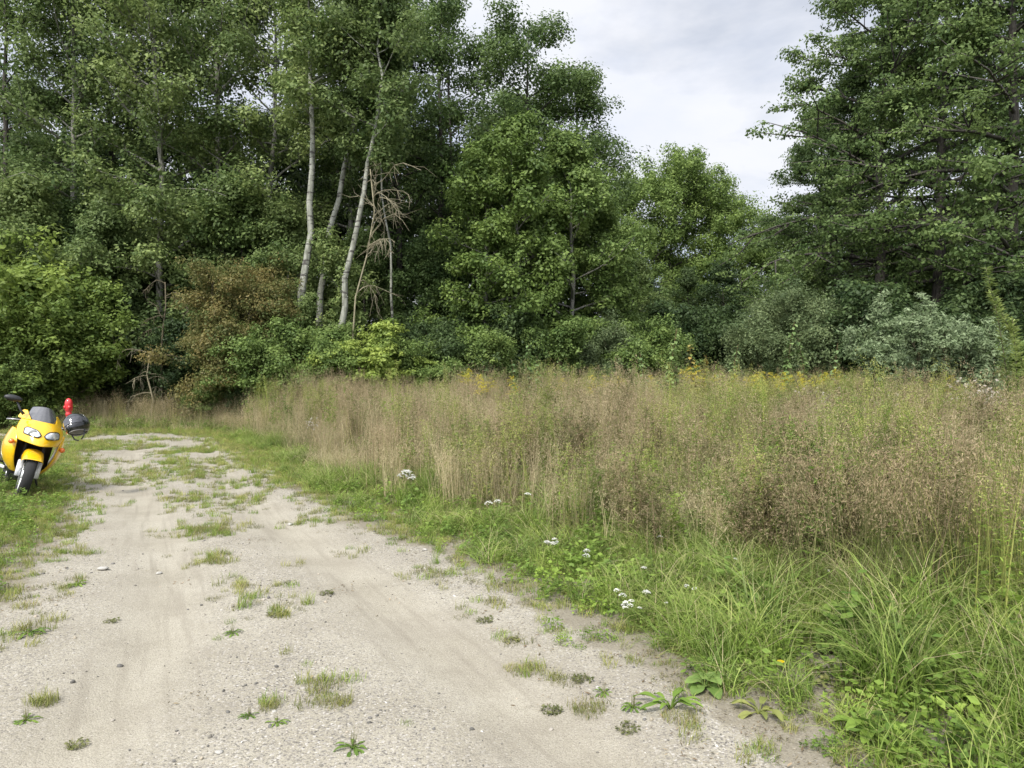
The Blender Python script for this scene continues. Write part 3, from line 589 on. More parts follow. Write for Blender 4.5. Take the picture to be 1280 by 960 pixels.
def herb_tuft(seed, n, h, ll, cols, r=.16):
    rg = np.random.default_rng(seed); b = MB(); m = n; a = rg.uniform(0, 6.28, m); q = r * np.sqrt(rg.random(m)); z = rg.uniform(.15, 1, m) * h * (1.1 - .6 * q / r)
    p = np.stack([q * np.cos(a), q * np.sin(a), z], -1); v, f, c = leaves(rg, p, 1, ll, .01, 1, *cols, wd=.55, up=1.3); b.add(v, f, c)
    v, f, c, _ = blades(rg, n // 3, r * .6, (h * .5, h), (.003, .004), (.1, .7), 2, cols); b.add(v, f, c); return b.build('herb_leaves', M_VEG, lk=False)
def grass_tuft(seed, n, r, h, w, lean, cols, tip, nseg=4, name='grass_blades'):
    rg = np.random.default_rng(seed); v, f, c, _ = blades(rg, n, r, h, w, lean, nseg, cols, tip); b = MB(); b.add(v, f, c); return b.build(name, M_VEG, lk=False)
def mixed_tuft(seed, n, r, h, w, lean, cols, tip):
    rg = np.random.default_rng(seed); b = MB(); v, f, c, _ = blades(rg, n, r, h, w, lean, 4, cols, tip); b.add(v, f, c)
    v, f, c, _ = blades(rg, n // 6, r, (h[0] * .6, h[1]), (.003, .006), (lean[0], 2.6), 4, STRAW); b.add(v, f, c)
    v, f, c, _ = blades(rg, n // 2, r * 1.2, (h[0] * .3, h[1] * .5), w, (.3, 2.2), 3, GRN, tip); b.add(v, f, c); return b.build('grass_blades', M_VEG, lk=False)
C_DRY = col_new('dry_variants'); C_WEED = col_new('weed_variants'); C_GRN = col_new('sedge_variants'); C_HERB = col_new('herb_variants'); C_SHORT = col_new('short_variants')
for k in range(4): add_to(C_DRY, dry_tuft(100 + k, 13, (1.0, 1.5), .34, (TAN, PINK, STRAW, PINK)[k], (TAN, OLV, STRAW, YG)[k], 24))
add_to(C_DRY, dry_tuft(105, 16, (.8, 1.25), .45, STRAW, STRAW, 22)); add_to(C_DRY, dry_tuft(106, 12, (.9, 1.4), .6, BRN, BRN, 40))
add_to(C_DRY, grass_tuft(107, 34, .16, (.7, 1.25), (.003, .006), (.5, 2.2), STRAW, (.5, .43, .3), 4, 'dry_blades')); add_to(C_DRY, grass_tuft(108, 30, .16, (.6, 1.2), (.003, .006), (.4, 2.0), OLV, (.45, .38, .24), 4, 'dry_blades'))
add_to(C_WEED, weed_tuft(120, 7, (1.1, 1.5), LGR, YG, YG)); add_to(C_WEED, weed_tuft(121, 6, (.9, 1.35), YG, YG, OLV)); add_to(C_WEED, weed_tuft(122, 7, (.8, 1.3), OLV, TAN, BRN, 60)); add_to(C_WEED, weed_tuft(123, 8, (.6, 1.0), GRN, None, OLV, 50, (.06, .12), (.012, .024)))
for k in range(4): add_to(C_GRN, mixed_tuft(140 + k, (60, 46, 70, 40)[k], .13, ((.45, .95), (.6, 1.15), (.30, .6), (.45, .9))[k], ((.005, .010), (.007, .014), (.004, .009), (.006, .012))[k], ((.5, 2.1), (.4, 1.9), (.5, 2.0), (.7, 2.4))[k], (LGR, GRN, LGR, GRN)[k], (.42, .38, .18)))
for k in range(4): add_to(C_HERB, herb_tuft(160 + k, (70, 60, 60, 60)[k], (.16, .28, .34, .12)[k], (.042, .05, .058, .035)[k], (GRN, LGR, GRN, OLV)[k]))
for k in range(4): add_to(C_SHORT, grass_tuft(180 + k, (46, 38, 60, 40)[k], (.07, .06, .09, .05)[k], ((.03, .09), (.05, .14), (.02, .06), (.06, .2))[k], (.0025, .0045), (.3, 1.6), (LGR, YG, OLV, LGR)[k], (.45, .36, .16), 3))

def scatter(name, coll, pos, vi, scl, rz, tilt, label=None, seed=0, pure=True):
    """one stuff object: plants of a collection set on points"""
    n = len(pos); rg = np.random.default_rng(seed); me = bpy.data.meshes.new(name); me.vertices.add(n); me.vertices.foreach_set('co', np.asarray(pos, np.float32).ravel())
    a = me.attributes.new('vi', 'INT', 'POINT'); a.data.foreach_set('value', np.asarray(vi, np.int32))
    a = me.attributes.new('scl', 'FLOAT_VECTOR', 'POINT'); s_ = np.asarray(scl, np.float32); s_ = np.stack([s_] * 3, -1) if s_.ndim == 1 else s_; a.data.foreach_set('vector', s_.ravel())
    a = me.attributes.new('rot', 'FLOAT_VECTOR', 'POINT'); e = np.stack([rg.normal(0, 1, n) * tilt, rg.normal(0, 1, n) * tilt, rz], -1).astype(np.float32); a.data.foreach_set('vector', e.ravel())
    o = bpy.data.objects.new(name, me); link(o); ng = bpy.data.node_groups.new(name, 'GeometryNodeTree')
    ng.interface.new_socket('Geometry', in_out='INPUT', socket_type='NodeSocketGeometry'); ng.interface.new_socket('Geometry', in_out='OUTPUT', socket_type='NodeSocketGeometry')
    A = ng.nodes.new; l = ng.links.new; gi = A('NodeGroupInput'); go = A('NodeGroupOutput'); ip = A('GeometryNodeInstanceOnPoints'); ci = A('GeometryNodeCollectionInfo')
    ci.inputs['Collection'].default_value = coll; ci.inputs['Separate Children'].default_value = True; ci.inputs['Reset Children'].default_value = True
    def na(k, ty):
        x = A('GeometryNodeInputNamedAttribute'); x.data_type = ty; x.inputs['Name'].default_value = k; return x.outputs['Attribute']
    l(gi.outputs[0], ip.inputs['Points']); l(ci.outputs[0], ip.inputs['Instance']); ip.inputs['Pick Instance'].default_value = True
    l(na('vi', 'INT'), ip.inputs['Instance Index']); l(na('rot', 'FLOAT_VECTOR'), ip.inputs['Rotation']); l(na('scl', 'FLOAT_VECTOR'), ip.inputs['Scale']); l(ip.outputs[0], go.inputs[0])
    md = o.modifiers.new('scatter', 'NODES'); md.node_group = ng; o['kind'] = 'stuff'
    return o
def sample(n, box, seed):
    rg = np.random.default_rng(seed); x = rg.uniform(box[0], box[1], n); y = rg.uniform(box[2], box[3], n); return x, y, rg
def visible(x, y, m=1.15):
    return (y > .3) & (np.abs(x) < .711 * y * m + 1.6)

_pc = np.random.default_rng(77); PCX, PCY = _pc.uniform(-10, 22, 620), _pc.uniform(2, 29, 620); PCH = _pc.uniform(.62, 1.18, 620); PCS = _pc.random(620); PCD = _pc.choice([.15, .5, .85, 1.], 620, p=[.14, .18, .30, .38])
def cell(x, y):
    x = x + .35 * (fnoise(x, y, 1.6, 81) - .5); y = y + .35 * (fnoise(x, y, 1.6, 82) - .5); i = np.empty(len(x), int)
    for a in range(0, len(x), 4000): i[a:a + 4000] = np.argmin((x[a:a + 4000, None] - PCX) ** 2 + (y[a:a + 4000, None] - PCY) ** 2, 1)
    return i
def bushy(seed, n, h, hcol, stem, lc):
    rg = np.random.default_rng(seed); b = MB()
    v, f, c, path = blades(rg, n, .12, h, (.006, .010), (.05, .5), 4, stem); b.add(v, f, c); pts = []; lv = []
    for i in range(n):
        for j in range(22):
            u = rg.uniform(.3, 1) * 3.999; k = int(u); q = path[i, k] + (path[i, k + 1] - path[i, k]) * (u - k); a = rg.uniform(0, 6.28); l = rg.uniform(.10, .30) * (1.25 - u / 5); d = np.array((math.cos(a) * .6, math.sin(a) * .6, .85)); e = q + d * l
            b.add([q - (.002, 0, 0), q + (.002, 0, 0), e], np.array([(0, 1, 2)]), stem[0]); t = rg.uniform(.25, 1, (14, 1)); pts.append(q + d * l * t + rg.normal(0, .011, (14, 3))); lv.append(q + d * l * rg.uniform(0, .4, (3, 1)))
    v, f, c = flakes(rg, np.concatenate(pts), (.010, .026), (.005, .010), hcol, .7); b.add(v, f, c)
    v, f, c = flakes(rg, np.concatenate(lv), (.04, .08), (.008, .016), lc, -.2); b.add(v, f, c); return b.build('bushy_stems', M_VEG, lk=False)
add_to(C_WEED, bushy(124, 5, (.9, 1.3), ((.18, .145, .08), (.36, .30, .18)), BRN, OLV)); add_to(C_WEED, bushy(125, 5, (.9, 1.35), ((.20, .18, .08), (.40, .35, .19)), OLV, GRN)); add_to(C_WEED, bushy(126, 4, (.8, 1.2), ((.16, .19, .06), (.32, .33, .14)), OLV, LGR))
# tall dry grass of the meadow --------------------------------------------------
x, y, rg = sample(26000, (-9, 22, 3, 29), 200); d = -edge_dist(x, y)
right = (x > np.interp(y, [p[1] for p in RIGHT], [p[0] for p in RIGHT])) 
band = np.interp(y, [2.5, 4.5, 7, 10, 14, 20, 27], [2.3, 1.35, .62, .45, .42, .5, .5]); patch = fnoise(x, y, .45, 20)
lush = np.clip((x - 1.0) / 3, 0, 1) * np.clip((8.5 - y) / 4, 0, 1)          # the green corner close on the right
pr = np.clip((d - band + .5 * (fnoise(x, y, 1.1, 22) - .5)) / .5, 0, 1) * np.where(patch > .42, .95, .42) * np.clip((fnoise(x, y, 1.1, 61) - .30) / .12, .12, 1) * (1 - .3 * lush) * np.where(y < 9, .8, 1)
ci = cell(x, y); pr = pr * PCD[ci] * 1.25; k = right & visible(x, y) & (rg.random(len(x)) < pr) & ~((np.hypot(x - at(1148, 15.8), y - 15.8) < .8))
x, y, d, patch, ci = x[k], y[k], d[k], patch[k], ci[k]; n = len(x)
vi = np.where(fnoise(x, y, .6, 25) > .55, rg.choice([2, 4, 6], n), rg.choice([0, 1, 3, 5, 7], n, p=[.22, .18, .18, .28, .14])); rt = np.clip((x - 1.0) / 3, 0, 1) * np.clip((15 - y) / 5, 0, 1); vi = np.where(rg.random(n) < rt * .75, rg.choice([6, 7, 4], n), vi); vi = np.where(rg.random(n) < .72, np.array([0, 1, 2, 2, 4, 5, 6, 3, 2, 0])[(PCS[ci] * 9.99).astype(int)], vi)
hs = PCH[ci] * (.72 + .5 * fnoise(x, y, 1.2, 28)) * np.clip(.62 + .35 * (d - .5), .6, 1) * np.interp(y, [3, 7, 11, 20, 27], [.72, .82, .95, 1.05, 1.05]); sc = np.stack([.9 + 0 * hs, .9 + 0 * hs, hs * rg.uniform(.85, 1.1, n)], -1)
scatter('dry_grass', C_DRY, np.stack([x, y, gz(x, y)], -1), vi, sc, rg.uniform(0, 6.28, n), .09, seed=1); print('dry', n)
# leafy weeds among it ----------------------------------------------------------
x, y, rg = sample(22000, (-9, 22, 3, 29), 210); d = -edge_dist(x, y); right = (x > np.interp(y, [p[1] for p in RIGHT], [p[0] for p in RIGHT])); g = fnoise(x, y, .5, 30)
band = np.interp(y, [2.5, 4.5, 7, 10, 14, 20, 27], [1.6, 1.2, .8, .75, .7, .6, .5])
pr = np.clip((d - band) / .4, 0, 1) * np.clip((g - .38) / .14, .10, 1) * np.interp(x / np.maximum(y, 1), [-.4, .1, .5], [.5, .8, 1.15])
k = right & visible(x, y) & (rg.random(len(x)) < pr * (1.25 - PCD[cell(x, y)])) & ~(np.hypot(x - at(1148, 15.8), y - 15.8) < .8); x, y, d = x[k], y[k], d[k]; n = len(x); ci = cell(x, y)
vi = np.where(y < 8, rg.choice([1, 2, 3], n, p=[.2, .3, .5]), rg.choice([0, 1, 2, 3, 4, 5, 6], n, p=[.15, .15, .14, .10, .18, .16, .12])); vi = np.where(rg.random(n) < .6, np.where(y < 7, np.array([3, 5, 6, 2, 3, 6, 1, 3]), 0)[0] if False else np.array([4, 5, 6, 0, 1, 2, 4, 5, 3, 6])[(PCS[ci] * 9.99).astype(int)], vi); hs = (.35 + .55 * PCH[ci] + .35 * fnoise(x, y, .9, 33) + .22 * (rg.random(n) < .12)) * np.interp(y, [3, 7, 12, 27], [.7, .8, 1.0, 1.08]) * np.clip(.55 + .4 * d, .5, 1)
scatter('meadow_weeds', C_WEED, np.stack([x, y, gz(x, y)], -1), vi, np.stack([.9 + 0 * hs, .9 + 0 * hs, hs * rg.uniform(.85, 1.12, n)], -1), rg.uniform(0, 6.28, n), .1, seed=2); print('weed', n)
# long green grass near the track ----------------------------------------------
x, y, rg = sample(15000, (-9, 14, 1.2, 20), 220); xn, yn, _ = sample(700, (.2, 6.5, 1.2, 6.5), 221); x = np.concatenate([x, xn]); y = np.concatenate([y, yn]); d = -edge_dist(x, y) + .5 * (fnoise(x, y, 1.3, 35) - .5); right = (x > np.interp(y, [p[1] for p in RIGHT], [p[0] for p in RIGHT]) - .2)
wid = np.interp(y, [2, 4, 7, 10, 15, 20], [4.2, 2.6, .9, .6, .5, .5]); inner = np.clip((d + .08) / .3, 0, 1) * np.clip((wid + .8 - d) / .8, .14, 1)
k = right & visible(x, y) & (rg.random(len(x)) < inner * np.clip(.15 + 2.2 * (fnoise(x, y, .9, 36) - .3), .12, 1)); x, y, d = x[k], y[k], d[k]; n = len(x)
vi = np.where(fnoise(x, y, .9, 38) > .5, rg.choice([0, 1], n), rg.choice([2, 3], n)); hs = np.clip(.36 + .42 * d, .22, .95) * (.7 + .6 * fnoise(x, y, 1.2, 39)) * np.interp(y, [3, 8, 12], [.78, .75, .75])
scatter('long_green_grass', C_GRN, np.stack([x, y, gz(x, y)], -1), vi, np.stack([.5 + .5 * hs, .5 + .5 * hs, hs], -1) * rg.uniform(.85, 1.15, (n, 1)), rg.uniform(0, 6.28, n), .1, seed=3); print('green', n)
# low leafy herbs: verge, meadow floor, left bank and the strip under the wood -----
x, y, rg = sample(60000, (-24, 20, 1, 27), 230); d = -edge_dist(x, y) + .45 * (fnoise(x, y, 1.4, 41) - .5)
pr = np.clip((d + .28) / .4, 0, 1) * np.where(d > 2.5, .35, 1.) * np.where(y > 24, .6, 1) * np.clip(.35 + 1.6 * (fnoise(x, y, 1.0, 42) - .3), .15, 1)
xn, yn, _ = sample(950, (.2, 6.5, 1.5, 6.5), 231); dn_ = -edge_dist(xn, yn); x = np.concatenate([x, xn]); y = np.concatenate([y, yn]); d = np.concatenate([d, dn_]); pr = np.concatenate([pr, np.clip(dn_ / .2, 0, 1.2)])
k = visible(x, y) & (rg.random(len(x)) < pr * .75); x, y, d = x[k], y[k], d[k]; n = len(x)
hs = np.clip(.5 + .5 * d, .3, 1.25) * rg.uniform(.7, 1.25, n); scatter('low_herbs', C_HERB, np.stack([x, y, gz(x, y)], -1), rg.choice(4, n, p=[.3, .25, .15, .3]), hs, rg.uniform(0, 6.28, n), .12, seed=4); print('herb', n)
# grass strip at the far end under the wood, and left bank -------------------------
x, y, rg = sample(15000, (-24, -5, 8.5, 25.5), 240); d = -edge_dist(x, y); left = x < np.interp(y, [p[1] for p in RIGHT], [p[0] for p in RIGHT]) + .4
strip = (y > 20.3); pr = np.where(strip, np.clip((d - .1) / .7, 0, 1), .12 * np.clip((d - 1.2) / 1.0, 0, 1)) * np.clip(.3 + 1.4 * (fnoise(x, y, .6, 45) - .25), .1, 1)
k = left & visible(x, y) & (rg.random(len(x)) < pr); x, y, d = x[k], y[k], d[k]; n = len(x); hs = np.clip(.22 + .26 * (d - .2), .2, .72) * rg.uniform(.75, 1.2, n)
vi = rg.choice([0, 3, 4, 5], n, p=[.3, .25, .3, .15]); scatter('rough_grass', C_DRY, np.stack([x, y, gz(x, y)], -1), vi, np.stack([.8 + 0 * hs, .8 + 0 * hs, hs], -1), rg.uniform(0, 6.28, n), .12, seed=5); print('strip', n)
x, y, rg = sample(9000, (-24, -3, 6, 25), 245); d = -edge_dist(x, y) + .3 * (fnoise(x, y, 1.2, 46) - .5); left = x < np.interp(y, [p[1] for p in RIGHT], [p[0] for p in RIGHT]) + .3
pr = np.clip((d - .1) / .5, 0, 1) * np.clip(.2 + 1.6 * (fnoise(x, y, .7, 47) - .25), .1, 1); k = left & visible(x, y) & (rg.random(len(x)) < pr * .6); x, y, d = x[k], y[k], d[k]; n = len(x); hs = np.clip(.22 + .16 * d, .2, .6) * rg.uniform(.7, 1.2, n)
scatter('bank_grass', C_GRN, np.stack([x, y, gz(x, y)], -1), rg.integers(0, 4, n), hs, rg.uniform(0, 6.28, n), .1, seed=6)
# short turf creeping over the track -------------------------------------------------
PATCHES = [(250, 664, 60, 10, 1), (238, 622, 34, 9, .9), (305, 622, 30, 13, .9), (220, 588, 60, 9, .6), (262, 590, 40, 7, .6), (265, 700, 32, 12, .9), (295, 732, 26, 14, .8), (345, 768, 26, 9, .6),
    (402, 862, 30, 20, 1.3), (418, 876, 18, 12, 1.3), (337, 884, 14, 8, 1), (660, 836, 30, 10, .8), (738, 888, 20, 10, .7), (84, 665, 26, 10, 1), (95, 690, 40, 12, .6), (60, 740, 40, 16, .8), (35, 795, 40, 16, .9), (55, 878, 16, 8, .7), (15, 800, 30, 30, .5),
    (545, 718, 40, 16, .7), (600, 760, 40, 16, .5), (640, 800, 22, 12, .6), (690, 790, 30, 20, .5), (700, 850, 30, 12, .35), (160, 600, 60, 8, .5), (120, 560, 60, 6, .5), (330, 600, 50, 10, .7), (380, 650, 30, 8, .7), (360, 572, 40, 10, .6), (260, 560, 40, 8, .6), (280, 575, 60, 6, .6), (440, 690, 24, 8, .4), (870, 915, 30, 24, .7), (940, 945, 40, 20, .5)]
xs, ys = [], []; rg = np.random.default_rng(250)
for (px, py, rx, ry, den) in PATCHES:
    c = G(px, py); r1 = rx / 900 * c[1]; r2 = max(c[1] * ry / (py - 474), .05); n = int(max(6, den * r1 * r2 * 3.14 * 95)); q = np.sqrt(rg.random(n)) ; a = rg.uniform(0, 6.28, n)
    q = q * (1 + .4 * np.sin(3 * a + px)) ; xs.append(c[0] + r1 * q * np.cos(a)); ys.append(c[1] + r2 * q * np.sin(a))
x = np.concatenate(xs); y = np.concatenate(ys)
x2, y2, _ = sample(90000, (-20, 3, 1.5, 22.5), 251); d2 = edge_dist(x2, y2); nf = fnoise(x2, y2, 1.3, 50); rut = np.minimum(linedist(x2, y2, RUT_L), linedist(x2, y2, RUT_R))
lf = np.interp(y2, [2, 6, 10, 14, 21], [.012, .025, .04, .06, .07]); pr = np.clip(1 - (d2 + .1) / np.interp(y2, [3, 8, 20], [.38, .6, 1.1]), 0, 1) ** 1.1 * 1.3 + lf * np.clip((nf - .56) / .06, 0, 1) * np.clip((rut - .3) / .3, 0, 1) * 3
leftz = np.clip((-x2 - np.interp(y2, [2, 6, 10, 14], [2.2, 3.2, 5.0, 7.0])) / .8, 0, 1); MIDL = [((a[0] + c[0]) / 2, (a[1] + c[1]) / 2) for a, c in zip(RUT_L, RUT_R)]; mid = np.exp(-(linedist(x2, y2, MIDL) / .3) ** 2); pr = pr + mid * np.clip((fnoise(x2, y2, 1.7, 71) - .50) / .08, 0, 1) * np.interp(y2, [3.5, 5.5, 16], [0, .5, .4]); pr = pr + leftz * np.clip((nf - .52) / .08, 0, 1) * .35
k = (d2 > -.7) & visible(x2, y2) & (rg.random(len(x2)) < pr * .6); x = np.concatenate([x, x2[k]]); y = np.concatenate([y, y2[k]]); n = len(x)
hs = rg.uniform(.6, 1.25, n) * np.interp(y, [3, 10, 22], [.75, .9, 1.3]); scatter('short_grass', C_SHORT, np.stack([x, y, gz(x, y) - .004], -1), rg.choice(4, n, p=[.3, .3, .35, .05]), hs, rg.uniform(0, 6.28, n), .15, seed=7); print('short', n)
# loose stones on the track --------------------------------------------------------
C_STONE = col_new('stone_variants')
def pebble(seed, c):
    rg = np.random.default_rng(seed); b = MB(); th = np.linspace(0, math.pi, 6); ph = np.arange(8) * 2 * math.pi / 8; ax = rg.uniform(.6, 1.1, 3) * (1, 1, .6)
    g = np.stack([np.sin(th)[:, None] * np.cos(ph), np.sin(th)[:, None] * np.sin(ph), np.cos(th)[:, None] + 0 * ph], -1); g = g * (1 + .16 * rg.normal(0, 1, g.shape[:2])[..., None] * np.sin(th)[:, None, None]) * ax; b.grid(g, c, True); return b
M_STONE = leafy('stone', 0, rough=.9)
for k, c in enumerate([(.30, .275, .235), (.20, .185, .16), (.12, .115, .105), (.34, .30, .235), (.46, .44, .40)]): add_to(C_STONE, pebble(300 + k, c).build('pebble', M_STONE, lk=False, smooth=True))
x, y, rg = sample(60000, (-8, 3, 1.8, 13), 260); d = edge_dist(x, y); rl, rr = linedist(x, y, RUT_L), linedist(x, y, RUT_R); co = np.clip(1.05 - np.exp(-(rl / .35) ** 2) - np.exp(-(rr / .35) ** 2), .06, 1) * np.clip(.15 + 2.2 * (fnoise(x, y, .9, 12) - .3), .05, 1)
k = (d > .05) & visible(x, y, 1.02) & (rg.random(len(x)) < co * np.interp(y, [2, 5, 13], [1, .7, .25])); x, y = x[k], y[k]; n = len(x)
sz = .0022 * np.exp(rg.exponential(.42, n)); sz = np.minimum(sz, .016); scatter('gravel', C_STONE, np.stack([x, y, gz(x, y) + .006], -1), rg.choice(5, n, p=[.26, .30, .24, .15, .05]), sz, rg.uniform(0, 6.28, n), .5, seed=8); print('stones', n)

# ------------------------------------------------------------------ motorcycle on its side stand
YEL = simple('yellow_paint', (.80, .47, .010), .28, spec=.5, coat=.6); BLK = simple('black_plastic', (.018, .018, .02), .5); RUB = simple('tyre_rubber', (.022, .022, .022), .85)
ALU = simple('brushed_alloy', (.62, .62, .6), .35, .9); DKM = simple('dark_engine_metal', (.05, .05, .052), .45, .6); LENS = simple('headlight_glass', (.55, .58, .6), .08, .3, coat=1)
ORG = simple('orange_lens', (.75, .16, .02), .25, coat=.5); SMK = simple('smoked_screen', (.10, .10, .105), .12, coat=.6); SEATM = simple('seat_vinyl', (.02, .02, .02), .65); WHT = simple('white_alloy', (.72, .73, .74), .35, .2)
HEAD = R(-50)
c0 = G(23, 622); bike = empty('motorcycle', (c0[0] - .71 * math.cos(HEAD), c0[1] - .71 * math.sin(HEAD), 0)); bike.location.z = tz(c0[0], c0[1]) + .0
bike.scale = (1.04,) * 3; bike.rotation_euler = (R(-16), 0, HEAD); tag(bike, 'yellow sports motorcycle with full fairing leaning on its side stand at the track edge', 'motorcycle')
ST = R(-3); RAKE = R(24)
def steer(v):
    v = np.array(v, float); x = v[:, 0] - .60; y = v[:, 1]; return np.stack([.60 + x * math.cos(ST) - y * math.sin(ST), x * math.sin(ST) + y * math.cos(ST), v[:, 2]], -1)
def ssurf(o, lv=2, th=0):
    if th: s_ = o.modifiers.new('thick', 'SOLIDIFY'); s_.thickness = th; s_.offset = -1
    m = o.modifiers.new('smooth', 'SUBSURF'); m.levels = lv; m.render_levels = lv
    o.data.polygons.foreach_set('use_smooth', np.ones(len(o.data.polygons), bool)); return o
def wheel(cx, rad, w, xf):
    b = MB(); a = np.linspace(0, 2 * math.pi, 13)[:-1]; hub = rad - w * .62
    b.lathe([(rad * .62, -.02), (rad * .62, .02)], 28, 'y', (cx, 0, rad)); b.lathe([(hub + .012, -w * .36), (hub - .02, -w * .30), (hub - .03, 0), (hub - .02, w * .30), (hub + .012, w * .36)], 32, 'y', (cx, 0, rad))
    b.lathe([(.001, -.06), (.055, -.06), (.055, .06), (.001, .06)], 16, 'y', (cx, 0, rad))
    for k in range(6):
        t = k * math.pi / 3; b.tube([(cx + .04 * math.cos(t), 0, rad + .04 * math.sin(t)), (cx + hub * math.cos(t), 0, rad + hub * math.sin(t))], [.022, .016], 6)
    rim = b.build('wheel', WHT, bike, True, xf=xf)
    b = MB(); p = [(hub, -w * .36), (hub + .03, -w * .48), (rad - w * .22, -w * .5), (rad - w * .07, -w * .36), (rad, -w * .12), (rad, w * .12), (rad - w * .07, w * .36), (rad - w * .22, w * .5), (hub + .03, w * .48), (hub, w * .36)]
    b.lathe(p, 48, 'y', (cx, 0, rad)); b.build('tyre', RUB, rim, True, xf=xf)
    for s_ in ((-1, 1) if cx > 0 else (1,)):
        b = MB(); y = s_ * .068; b.lathe([(.085, y - .003), (.15, y - .003), (.15, y + .003), (.085, y + .003), (.085, y - .003)], 32, 'y', (cx, 0, rad)); b.build('brake_disc', ALU, rim, True, xf=xf)
wheel(.71, .305, .125, steer); wheel(-.71, .315, .185, None)
for s_ in (-1, 1):
    y = s_ * .105; b = MB(); b.tube([(.72, y, .28), (.66, y, .48)], [.030, .034], 14); b.build('fork_leg', WHT, bike, True, xf=steer)
    b = MB(); b.tube([(.665, y, .47), (.50, y, .92)], [.023, .023], 12); b.build('fork_tube', DKM, bike, True, xf=steer)
    b = MB(); b.box((.66, s_ * .075, .33), (.07, .045, .10)); b.build('brake_caliper', DKM, bike, xf=steer)
# front mudguard: a broad yellow shield that wraps the tyre and runs down to the fork legs
g = []
for t in np.linspace(R(38), R(150), 9):
    row = []; front = np.clip((t - R(38)) / R(112), 0, 1)
    for k, yy in enumerate((-.125, -.115, -.075, 0, .075, .115, .125)):
        drop = (.13, .045, .008, 0, .008, .045, .13)[k] * (1 if .1 < front < .8 else .5); r_ = .305 + .035 - drop
        row.append((.71 + r_ * math.cos(t), yy, .305 + r_ * math.sin(t) + .01))
    g.append(row)
b = MB(); b.grid(g); ssurf(b.build('mudguard', YEL, bike, xf=steer), 2, .006)
# nose of the fairing: curved shield carrying the two lamps
def nose(s_, t, off=0):
    Wd = np.interp(t, [0, .35, .6, 1, 1.35], [.235, .275, .275, .225, .17]); z = .735 + .31 * t - .03 * (1 - abs(s_)) * (t < .2)
    return (1.0 - .27 * abs(s_) ** 2.4 - .34 * max(t, 0) ** 1.5 + off, s_ * Wd, z)
b = MB(); b.grid([[nose(s_, t) for s_ in np.linspace(-1, 1, 13)] for t in (0, .04, .2, .35, .5, .65, .8, .92)]); o = ssurf(b.build('fairing_nose', YEL, bike), 2, .012)
for sg in (-1, 1):                        # ears beside the screen, up to the mirrors
    b = MB(); b.grid([[nose(sg * s_, t) for s_ in (q0, (q0 + 1) / 2, 1, 1.12)] for t, q0 in ((.86, .55), (.98, .66), (1.12, .80), (1.25, .92))]); ssurf(b.build('fairing_ear', YEL, bike), 2, .012)
    # lamp: slanted eye shape, narrow at the middle of the nose
    pts = []
    for u in np.linspace(0, 1, 9):
        y0 = .07 + .66 * u; lo = .24 + .07 * u ** 2 + .10 * (1 - min(1, u * 4)) ** 2; hi = .50 + .11 * u - .16 * (1 - min(1, u * 3)) ** 2 - .10 * max(0, u - .85) / .15
        pts.append([nose(sg * y0, lo + (hi - lo) * w_, .010 + .012 * math.sin(math.pi * w_) * math.sin(math.pi * min(.95, u + .05))) for w_ in np.linspace(0, 1, 6)])
    b = MB(); b.grid(pts); lamp = b.build('headlight', LENS, bike, True)
    ring = [p for p in [q[0] for q in pts] + pts[-1][1:] + [q[-1] for q in pts[::-1]] + pts[0][::-1][1:]]; b = MB(); b.tube(np.array(ring), .007, 5); b.build('lamp_rim', BLK, lamp)
    b = MB(); q = np.array(nose(sg * .42, .38, -.0)); b.lathe([(.002, .012), (.045, .020), (.05, .016)], 16, 'x', tuple(q)); b.build('reflector', ALU, lamp, True)
    # side panel that sweeps from the dark mouth back to the seat
    zr = [.88, .75, .62, .50, .39, .30]; fx = [.60, .745, .74, .68, .59, .50]; fy = [.265, .235, .225, .205, .165, .10]; my = [.30, .335, .345, .315, .255, .165]; bx = [.15, .05, -.02, -.04, .02, .12]; by = [.27, .30, .315, .295, .245, .15]
    g = []
    for k in range(6):
        m_ = (fx[k] + bx[k]) / 2 + .1; g.append([(fx[k], sg * fy[k], zr[k]), (fx[k] - .03, sg * (fy[k] + .035), zr[k]), (m_, sg * my[k], zr[k] + .005), ((m_ + bx[k]) / 2, sg * (my[k] + by[k]) / 2, zr[k]), (bx[k], sg * by[k], zr[k] + .01)])
    b = MB(); b.grid(g); ssurf(b.build('fairing_side', YEL, bike), 2, .012)
    b = MB(); th = np.linspace(0, math.pi, 7); b.lathe([(.034 * math.sin(a) + .001, .05 * math.cos(a)) for a in th], 12, 'x', (.745, sg * .29, .70)); b.build('indicator', ORG, bike, True)
    # mirror on its stalk
    b = MB(); mc = np.array((.545, -.40, 1.235) if sg < 0 else (.43, .37, 1.06)); b.tube([(.56, sg * .235, 1.06), (.555, sg * .28, 1.10), tuple(mc - (0, sg * .045, .02))], [.022, .014, .013], 8); mr_ = b.build('mirror', BLK, bike, True)
    b = MB(); th = np.linspace(0, math.pi, 9); b.lathe([(.062 * math.sin(a) + .0005, .105 * math.cos(a)) for a in th], 16, 'y', (0, 0, 0)); b.build('mirror_shell', BLK, mr_, True, xf=lambda v: v * (.75, 1, .72) + mc)
    # clip-on handlebar with grip and lever
    b = MB(); b.tube([(.50, sg * .10, .98), (.46, sg * .22, .985), (.40, sg * .36, .965)], .013, 8); hb = b.build('handlebar', DKM, bike, True)
    b = MB(); b.tube([(.45, sg * .245, .983), (.40, sg * .375, .962)], .019, 10); b.build('grip', RUB, hb, True)
    b = MB(); b.tube([(.50, sg * .20, .985), (.50, sg * .30, .975), (.455, sg * .39, .955)], .007, 6); b.build('brake_lever' if sg < 0 else 'clutch_lever', ALU, hb, True)
